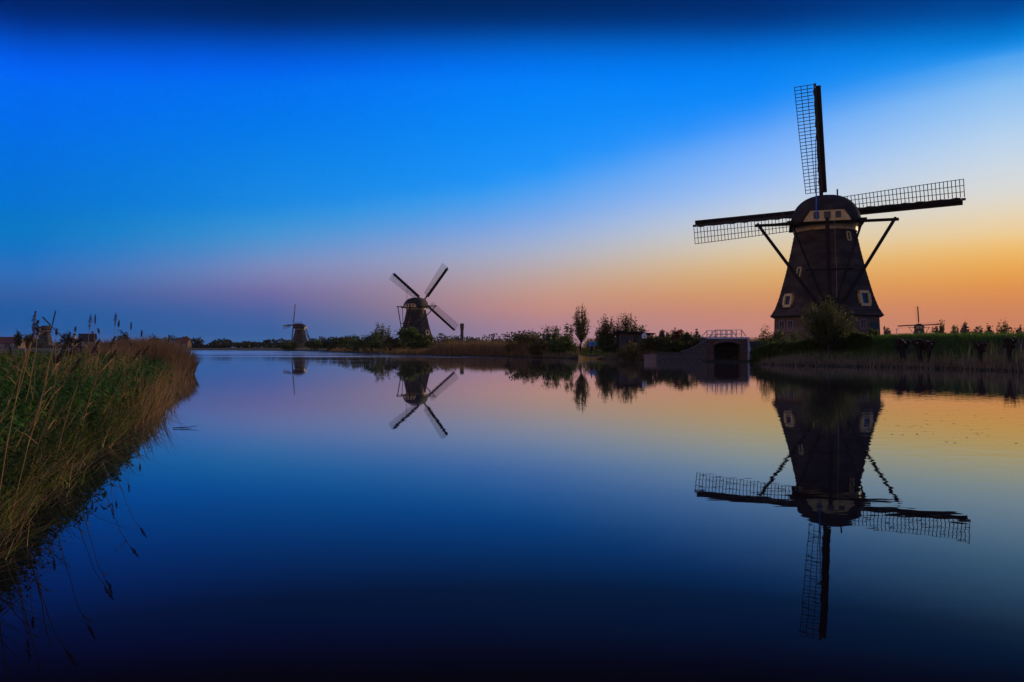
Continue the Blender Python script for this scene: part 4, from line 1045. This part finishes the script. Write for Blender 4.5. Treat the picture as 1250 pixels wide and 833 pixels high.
# ------------------------------------------------------------------ shed, nest box, boats
SD = 81.0
shed = thing('shed', 'small low-roofed wooden shed among shrubs by the water', 'shed', (*P(776, SD), .45))
sw = 40 * SD / FP; zr = HC + (YH - 407) * SD / FP - .45
wl = MB().box((0, 1.2, zr / 2 - .1), (sw, 2.4, zr + .2)).build('wall', M['tar'], shed)
for k in range(12):
    MB().box((0, 0, 0), (sw / 12 - .02, .03, zr - .05)).build('board', M.setdefault('shedwood', mat('shed_wood', (.12, .085, .06), (.06, .045, .035), .9, 5, .01, 20, (1, 1, .2))), wl).location = (-sw / 2 + (k + .5) * sw / 12, -.018, zr / 2)
rf = MB(); prism(rf, [(-sw / 2 - .3, zr + .02), (sw / 2 + .3, zr - .12), (sw / 2 + .3, zr + .0), (-sw / 2 - .3, zr + .24)], -.35, 2.75); rf.build('roof', M['tar'], shed)
for x_, w_ in ((-1.15, .75), (-.05, .5)):
    frame_obj(shed, 'window', Matrix.Translation((x_, -.06, zr - 1.0)), w_, .7, .06, .08, (2, 1), 'shedwood')
dd = MB().box((.95, -.05, .85), (.75, .05, 1.75)).build('door', M['greenpaint'], shed)
nb = thing('nest_box', 'white wooden nest box on a thin post beside the shed', 'nest box', (*P(786.5, 76), .4))
zb = HC + (YH - 411) * 76 / FP - .4
MB().box((0, 0, zb), (.42, .3, .34)).add([(-.26, -.2, zb + .17), (.26, -.2, zb + .17), (.26, .2, zb + .17), (-.26, .2, zb + .17), (0, -.2, zb + .33), (0, .2, zb + .33)], [(0, 1, 4), (3, 5, 2), (0, 4, 5, 3), (1, 2, 5, 4), (0, 3, 2, 1)]).build('box', M['white'], nb)
MB().tube([(0, -.155, zb), (0, -.165, zb)], .06, 8).build('entrance', M['tar'], nb)
MB().tube([(0, 0, -.4), (0, 0, zb - .17)], .04, 6).build('post', M['bark'], nb)
M['hull_yellow'] = mat('yellow_hull', (.62, .42, .10), (.45, .3, .08), .5, 4)
def boat(label, X, Y, rz, Lb, W, H, hm):
    root = thing('rowing_boat', label, 'boat', (X, Y, 0), rz)
    st = 9; v = []; f = []
    for side in (0, 1):                               # outer and inner skins
        for i in range(st):
            u_ = i / (st - 1); x = (u_ - .5) * Lb
            hw = W / 2 * (1 - abs(2 * u_ - .9) ** 2.6 * .82) * (1 if side == 0 else .88); hw = max(hw, .04)
            sheer = H * (.62 + .38 * (2 * u_ - 1) ** 2); zb_ = -.10 + (.06 if side else 0)
            v += [(x, -hw, sheer), (x, -hw * .8, zb_ + .08), (x, 0, zb_), (x, hw * .8, zb_ + .08), (x, hw, sheer)]
    for side in (0, 1):
        o = side * st * 5
        for i in range(st - 1):
            for k in range(4):
                q = (o + i * 5 + k, o + i * 5 + k + 1, o + (i + 1) * 5 + k + 1, o + (i + 1) * 5 + k); f.append(q if side else q[::-1])
    for i in range(st - 1):
        for k in (0, 4):
            f.append((i * 5 + k, (i + 1) * 5 + k, st * 5 + (i + 1) * 5 + k, st * 5 + i * 5 + k))
    for i in (0, st - 1): f.append(tuple(i * 5 + k for k in range(5)))
    MB().add(v, f).build('hull', M[hm], root)
    for x in (-.25, .2): MB().box((x * Lb, 0, H * .48), (.22, W * .8, .04)).build('thwart', M['weather'], root)
    mb_ = MB()
    for s_ in (-1, 1):
        pts = [((i / 8 - .5) * Lb, s_ * max(W / 2 * (1 - abs(2 * i / 8 - .9) ** 2.6 * .82), .04), H * (.62 + .38 * (2 * i / 8 - 1) ** 2) + .01) for i in range(9)]
        mb_.tube(pts, .025, 5)
        mb_.build('gunwale', M['weather'], root); mb_ = MB()
    return root
X, Y = px2w(722, 438.6); boat('yellow wooden rowing boat moored below two people', X, Y, R(4), 2.75, 1.15, .42, 'hull_yellow')
X, Y = px2w(743, 438.0); boat('low white rowing boat lying against the bank right of the yellow boat', X, Y + .4, R(-3), 2.0, .95, .36, 'white')

# ------------------------------------------------------------------ people
M['skin'] = mat('skin', (.5, .3, .2), (.45, .26, .17), .6, 8)
M['dark_coat'] = mat('dark_coat', (.02, .02, .024), (.012, .012, .015), .9, 12)
M['trousers'] = mat('dark_trousers', (.025, .027, .035), (.015, .017, .022), .9, 12)
M['blue_jacket'] = mat('blue_jacket', (.02, .22, .75), (.015, .16, .6), .7, 8)
M['teal_jacket'] = mat('teal_jacket', (.02, .38, .36), (.015, .28, .28), .7, 8)
M['hair'] = mat('dark_hair', (.02, .014, .01), (.01, .007, .005), .7, 20)
def skinmesh(name, verts, edges, radii, m, parent, sub=1):
    me = bpy.data.meshes.new(name); me.from_pydata(verts, edges, []); ob = bpy.data.objects.new(name, me); col.objects.link(ob)
    ob.modifiers.new('Skin', 'SKIN'); sv = me.skin_vertices[0].data
    for i, r_ in enumerate(radii): sv[i].radius = (r_, r_) if not hasattr(r_, '__len__') else r_
    sv[0].use_root = True
    ss = ob.modifiers.new('Sub', 'SUBSURF'); ss.levels = sub; ss.render_levels = sub
    bpy.context.view_layer.update()
    nm = bpy.data.meshes.new_from_object(ob.evaluated_get(bpy.context.evaluated_depsgraph_get()))
    bpy.data.objects.remove(ob); nm.polygons.foreach_set('use_smooth', [True] * len(nm.polygons)); nm.materials.clear()
    return link(name, nm, m, parent)
def person(label, loc_, rz, jacket, armsup, cap=False, H=1.74):
    root = thing('person', label, 'person', loc_, rz)
    # faces -y; x = the person's left/right
    v = [(0, 0, .94), (0, .01, 1.15), (0, .02, 1.38), (0, .0, 1.50), (0, -.015, 1.60), (0, -.015, 1.70)]
    e = [(0, 1), (1, 2), (2, 3), (3, 4), (4, 5)]; r = [.13, .125, .13, .055, .085, .075]
    arms = []; legs = []
    for s_ in (-1, 1):
        b0 = len(v)
        el_ = (s_ * .27, -.05, 1.13) if not armsup else (s_ * .25, -.16, 1.17)
        wr = (s_ * .26, -.16, .90) if not armsup else (s_ * .10, -.33, 1.36)
        v += [(s_ * .18, .02, 1.40), el_, wr]; e += [(2, b0), (b0, b0 + 1), (b0 + 1, b0 + 2)]; r += [.065, .045, .032]; arms.append((v[b0], el_, wr))
        d = (Vector(wr) - Vector(el_)).normalized(); pm = Vector(wr) + d * .07; v.append(tuple(pm)); e.append((b0 + 2, b0 + 3)); r.append(.03)
        for k in range(5):                            # four fingers and the thumb
            sx = (k - 1.5) * .018 if k < 4 else -.04 * s_
            f1 = pm + Vector((sx, 0, 0)) + d * (.04 if k < 4 else -.01); f2 = f1 + d * (.04 if k < 4 else .03) + Vector((0, -.015, 0))
            i0 = len(v); v += [tuple(f1), tuple(f2)]; e += [(b0 + 3, i0), (i0, i0 + 1)]; r += [.009, .008]
        l0 = len(v); kx = s_ * .11
        v += [(s_ * .09, 0, .88), (kx, -.02, .50), (kx, .02, .09), (kx, -.14, .04)]; e += [(0, l0), (l0, l0 + 1), (l0 + 1, l0 + 2), (l0 + 2, l0 + 3)]; r += [.09, .06, .045, .04]
        legs.append((v[l0], v[l0 + 1], v[l0 + 2]))
    skinmesh('body', v, e, r, M['skin'], root)
    # clothing as close shells over the body
    jv = [(0, 0, .90), (0, .01, 1.15), (0, .02, 1.36), (0, .01, 1.46)]; je = [(0, 1), (1, 2), (2, 3)]; jr = [.165, .15, .155, .08]
    for a_, b_, c_ in arms:
        i0 = len(jv); jv += [a_, b_, c_]; je += [(2, i0), (i0, i0 + 1), (i0 + 1, i0 + 2)]; jr += [.085, .062, .048]
    skinmesh('jacket', jv, je, jr, M[jacket], root)
    tv = [(0, 0, .93)]; te = []; trr = [.14]
    for a_, b_, c_ in legs:
        i0 = len(tv); tv += [a_, b_, c_]; te += [(0, i0), (i0, i0 + 1), (i0 + 1, i0 + 2)]; trr += [.105, .075, .06]
    skinmesh('trousers', tv, te, trr, M['trousers'], root)
    MB().ico((0, .005, 1.70), .105, .03, (.92, 1.05, .85), 10, 6).build('cap' if cap else 'hair', M['hair'], root, True)
    fc = MB()
    for s_ in (-1, 1): fc.ico((s_ * .033, -.097, 1.655), .012, 0, (1, .6, .8), 6, 4)
    fc.build('eyes', M['hair'], root)['kind'] = 'stuff'
    MB().ico((0, -.108, 1.625), .018, 0, (.8, 1.1, 1.3), 6, 4).build('nose', M['skin'], root, True)
    MB().box((0, -.098, 1.59), (.05, .01, .012)).build('mouth', M['leaf_red'], root)
    for sh in (-1, 1):
        MB().ico((sh * .11, -.08, .04), .075, 0, (.65, 1.7, .6), 8, 5).build('shoe', M['hair'], root, True)
    root.scale = (H / 1.78,) * 3
    return root
PX, PD = P(91, 49.0)
person('person in dark coat and cap standing in the reeds on the left bank', (PX, PD, float(ground_z([PX], [PD])[0])), R(60), 'dark_coat', True, True, 1.68)
cm = thing('camera_on_tripod', 'camera on a black tripod before the person on the left bank', 'camera', (PX + .52, PD - .28, float(ground_z([PX], [PD])[0])))
MB().box((0, 0, 1.32), (.15, .11, .1)).tube([(.05, -.02, 1.32), (.18, -.07, 1.32)], .045, 8).build('camera_body', M['tar'], cm)
for k in range(3):
    MB().tube([(0, 0, 1.26), (math.cos(k * 2.1) * .38, math.sin(k * 2.1) * .38, 0)], .018, 6).build('leg', M['tar'], cm)
X, Y = P(722, 88.8); person('person in bright blue jacket standing on the bank behind the yellow boat', (X, Y, float(ground_z([X], [Y])[0])), R(15), 'blue_jacket', False)
X, Y = P(727.5, 89.6); person('person in turquoise jacket beside the one in blue at the yellow boat', (X, Y, float(ground_z([X], [Y])[0]) + .0), R(-25), 'teal_jacket', False, H=1.84)

# ------------------------------------------------------------------ far buildings
M['roof_red'] = mat('red_tile_roof', (.20, .07, .045), (.13, .05, .035), .85, 6)
M['roof_dark'] = mat('dark_tile_roof', (.06, .045, .045), (.04, .03, .03), .85, 6)
def house(label, px, D, wpx, yeave, yridge, roof, wallm, rz=0.0):
    w = wpx * D / FP; he = HC + (YH - yeave) * D / FP - .8; hr = HC + (YH - yridge) * D / FP - .8; dp = w * .55
    root = thing('farmhouse', label, 'house', (*P(px, D), .8), rz)
    wl_ = MB(); v = [(-w / 2, -dp / 2, -.5), (w / 2, -dp / 2, -.5), (w / 2, dp / 2, -.5), (-w / 2, dp / 2, -.5), (-w / 2, -dp / 2, he), (w / 2, -dp / 2, he), (w / 2, dp / 2, he), (-w / 2, dp / 2, he), (-w / 2, 0, hr - .15), (w / 2, 0, hr - .15)]
    wl_.add(v, [(0, 1, 5, 4), (1, 2, 6, 9, 5), (2, 3, 7, 6), (3, 0, 4, 8, 7)]); wl_.build('wall', M[wallm], root)
    rr = MB()
    for s_ in (-1, 1): rr.add([(-w / 2 - .3, s_ * (dp / 2 + .4), he - .2), (w / 2 + .3, s_ * (dp / 2 + .4), he - .2), (w / 2 + .3, 0, hr), (-w / 2 - .3, 0, hr), (-w / 2 - .3, s_ * (dp / 2 + .4), he), (w / 2 + .3, s_ * (dp / 2 + .4), he), (w / 2 + .3, 0, hr + .2), (-w / 2 - .3, 0, hr + .2)], [(0, 1, 2, 3), (4, 7, 6, 5), (0, 4, 5, 1), (3, 2, 6, 7), (1, 5, 6, 2), (0, 3, 7, 4)])
    ro = rr.build('roof', M[roof], root)
    MB().box((w * .3, 0, hr + .4), (.8, .8, 1.6)).build('chimney', M['brick'], ro)
    nW = max(2, int(w / 3.5))
    for k in range(nW):
        frame_obj(root, 'window', Matrix.Translation((-w / 2 + w * (k + .5) / nW, -dp / 2 - .06, he * .3)), 1.1, min(1.4, he * .5), .14, .1, (2, 1), 'white')
    return root
house('low farmhouse with long red roof beside the narrow dome-topped tree', 8, 330, 34, 419, 412, 'roof_red', 'brick', R(6))
house('dark-roofed grey house behind the person in the reeds', 107, 360, 18, 415, 408, 'roof_dark', 'grey_brick', R(20))
house('red-brick farmhouse at the end of the distant shore wood', 224, 430, 16, 419, 413, 'roof_red', 'brick', R(-10))
TD = 600; tx_, ty_ = P(564, TD)
tower = thing('brick_tower', 'slender dark tower flaring at the top beside the crossed-sail mill', 'tower', (tx_, ty_, 0))
htw = HC + (YH - 395) * TD / FP
MB().lathe([(1.45, -.5), (1.2, htw * .35), (1.15, htw * .7), (1.5, htw * .84), (1.55, htw * .97), (1.3, htw)], 12).build('shaft', M['roof_dark'], tower)
MB().lathe([(1.58, htw * .85), (1.64, htw * .86), (1.64, htw * .89), (1.58, htw * .9)], 12, 0, False).build('band', M['brick'], tower)

# ------------------------------------------------------------------ evening haze over the polder
hm_ = bpy.data.materials.new('evening_haze'); hm_.use_nodes = True
ht = hm_.node_tree; ht.nodes.clear()
pv = ht.nodes.new('ShaderNodeVolumePrincipled'); pv.inputs['Color'].default_value = (.86, .90, 1, 1); pv.inputs['Density'].default_value = .00005; pv.inputs['Anisotropy'].default_value = .0
ho = ht.nodes.new('ShaderNodeOutputMaterial'); ht.links.new(pv.outputs[0], ho.inputs['Volume'])
hx0, hx1, hy0, hy1 = float(gx[0]) - 40, float(gx[-1]) + 40, float(gy[0]) - 40, float(gy[-1]) + 40
hz = MB().box(((hx0 + hx1) / 2, (hy0 + hy1) / 2, 16.5), (hx1 - hx0, hy1 - hy0, 37)).build('haze', hm_)
tag(hz, 'thin even evening haze lying over the polder', 'haze', kind='stuff')
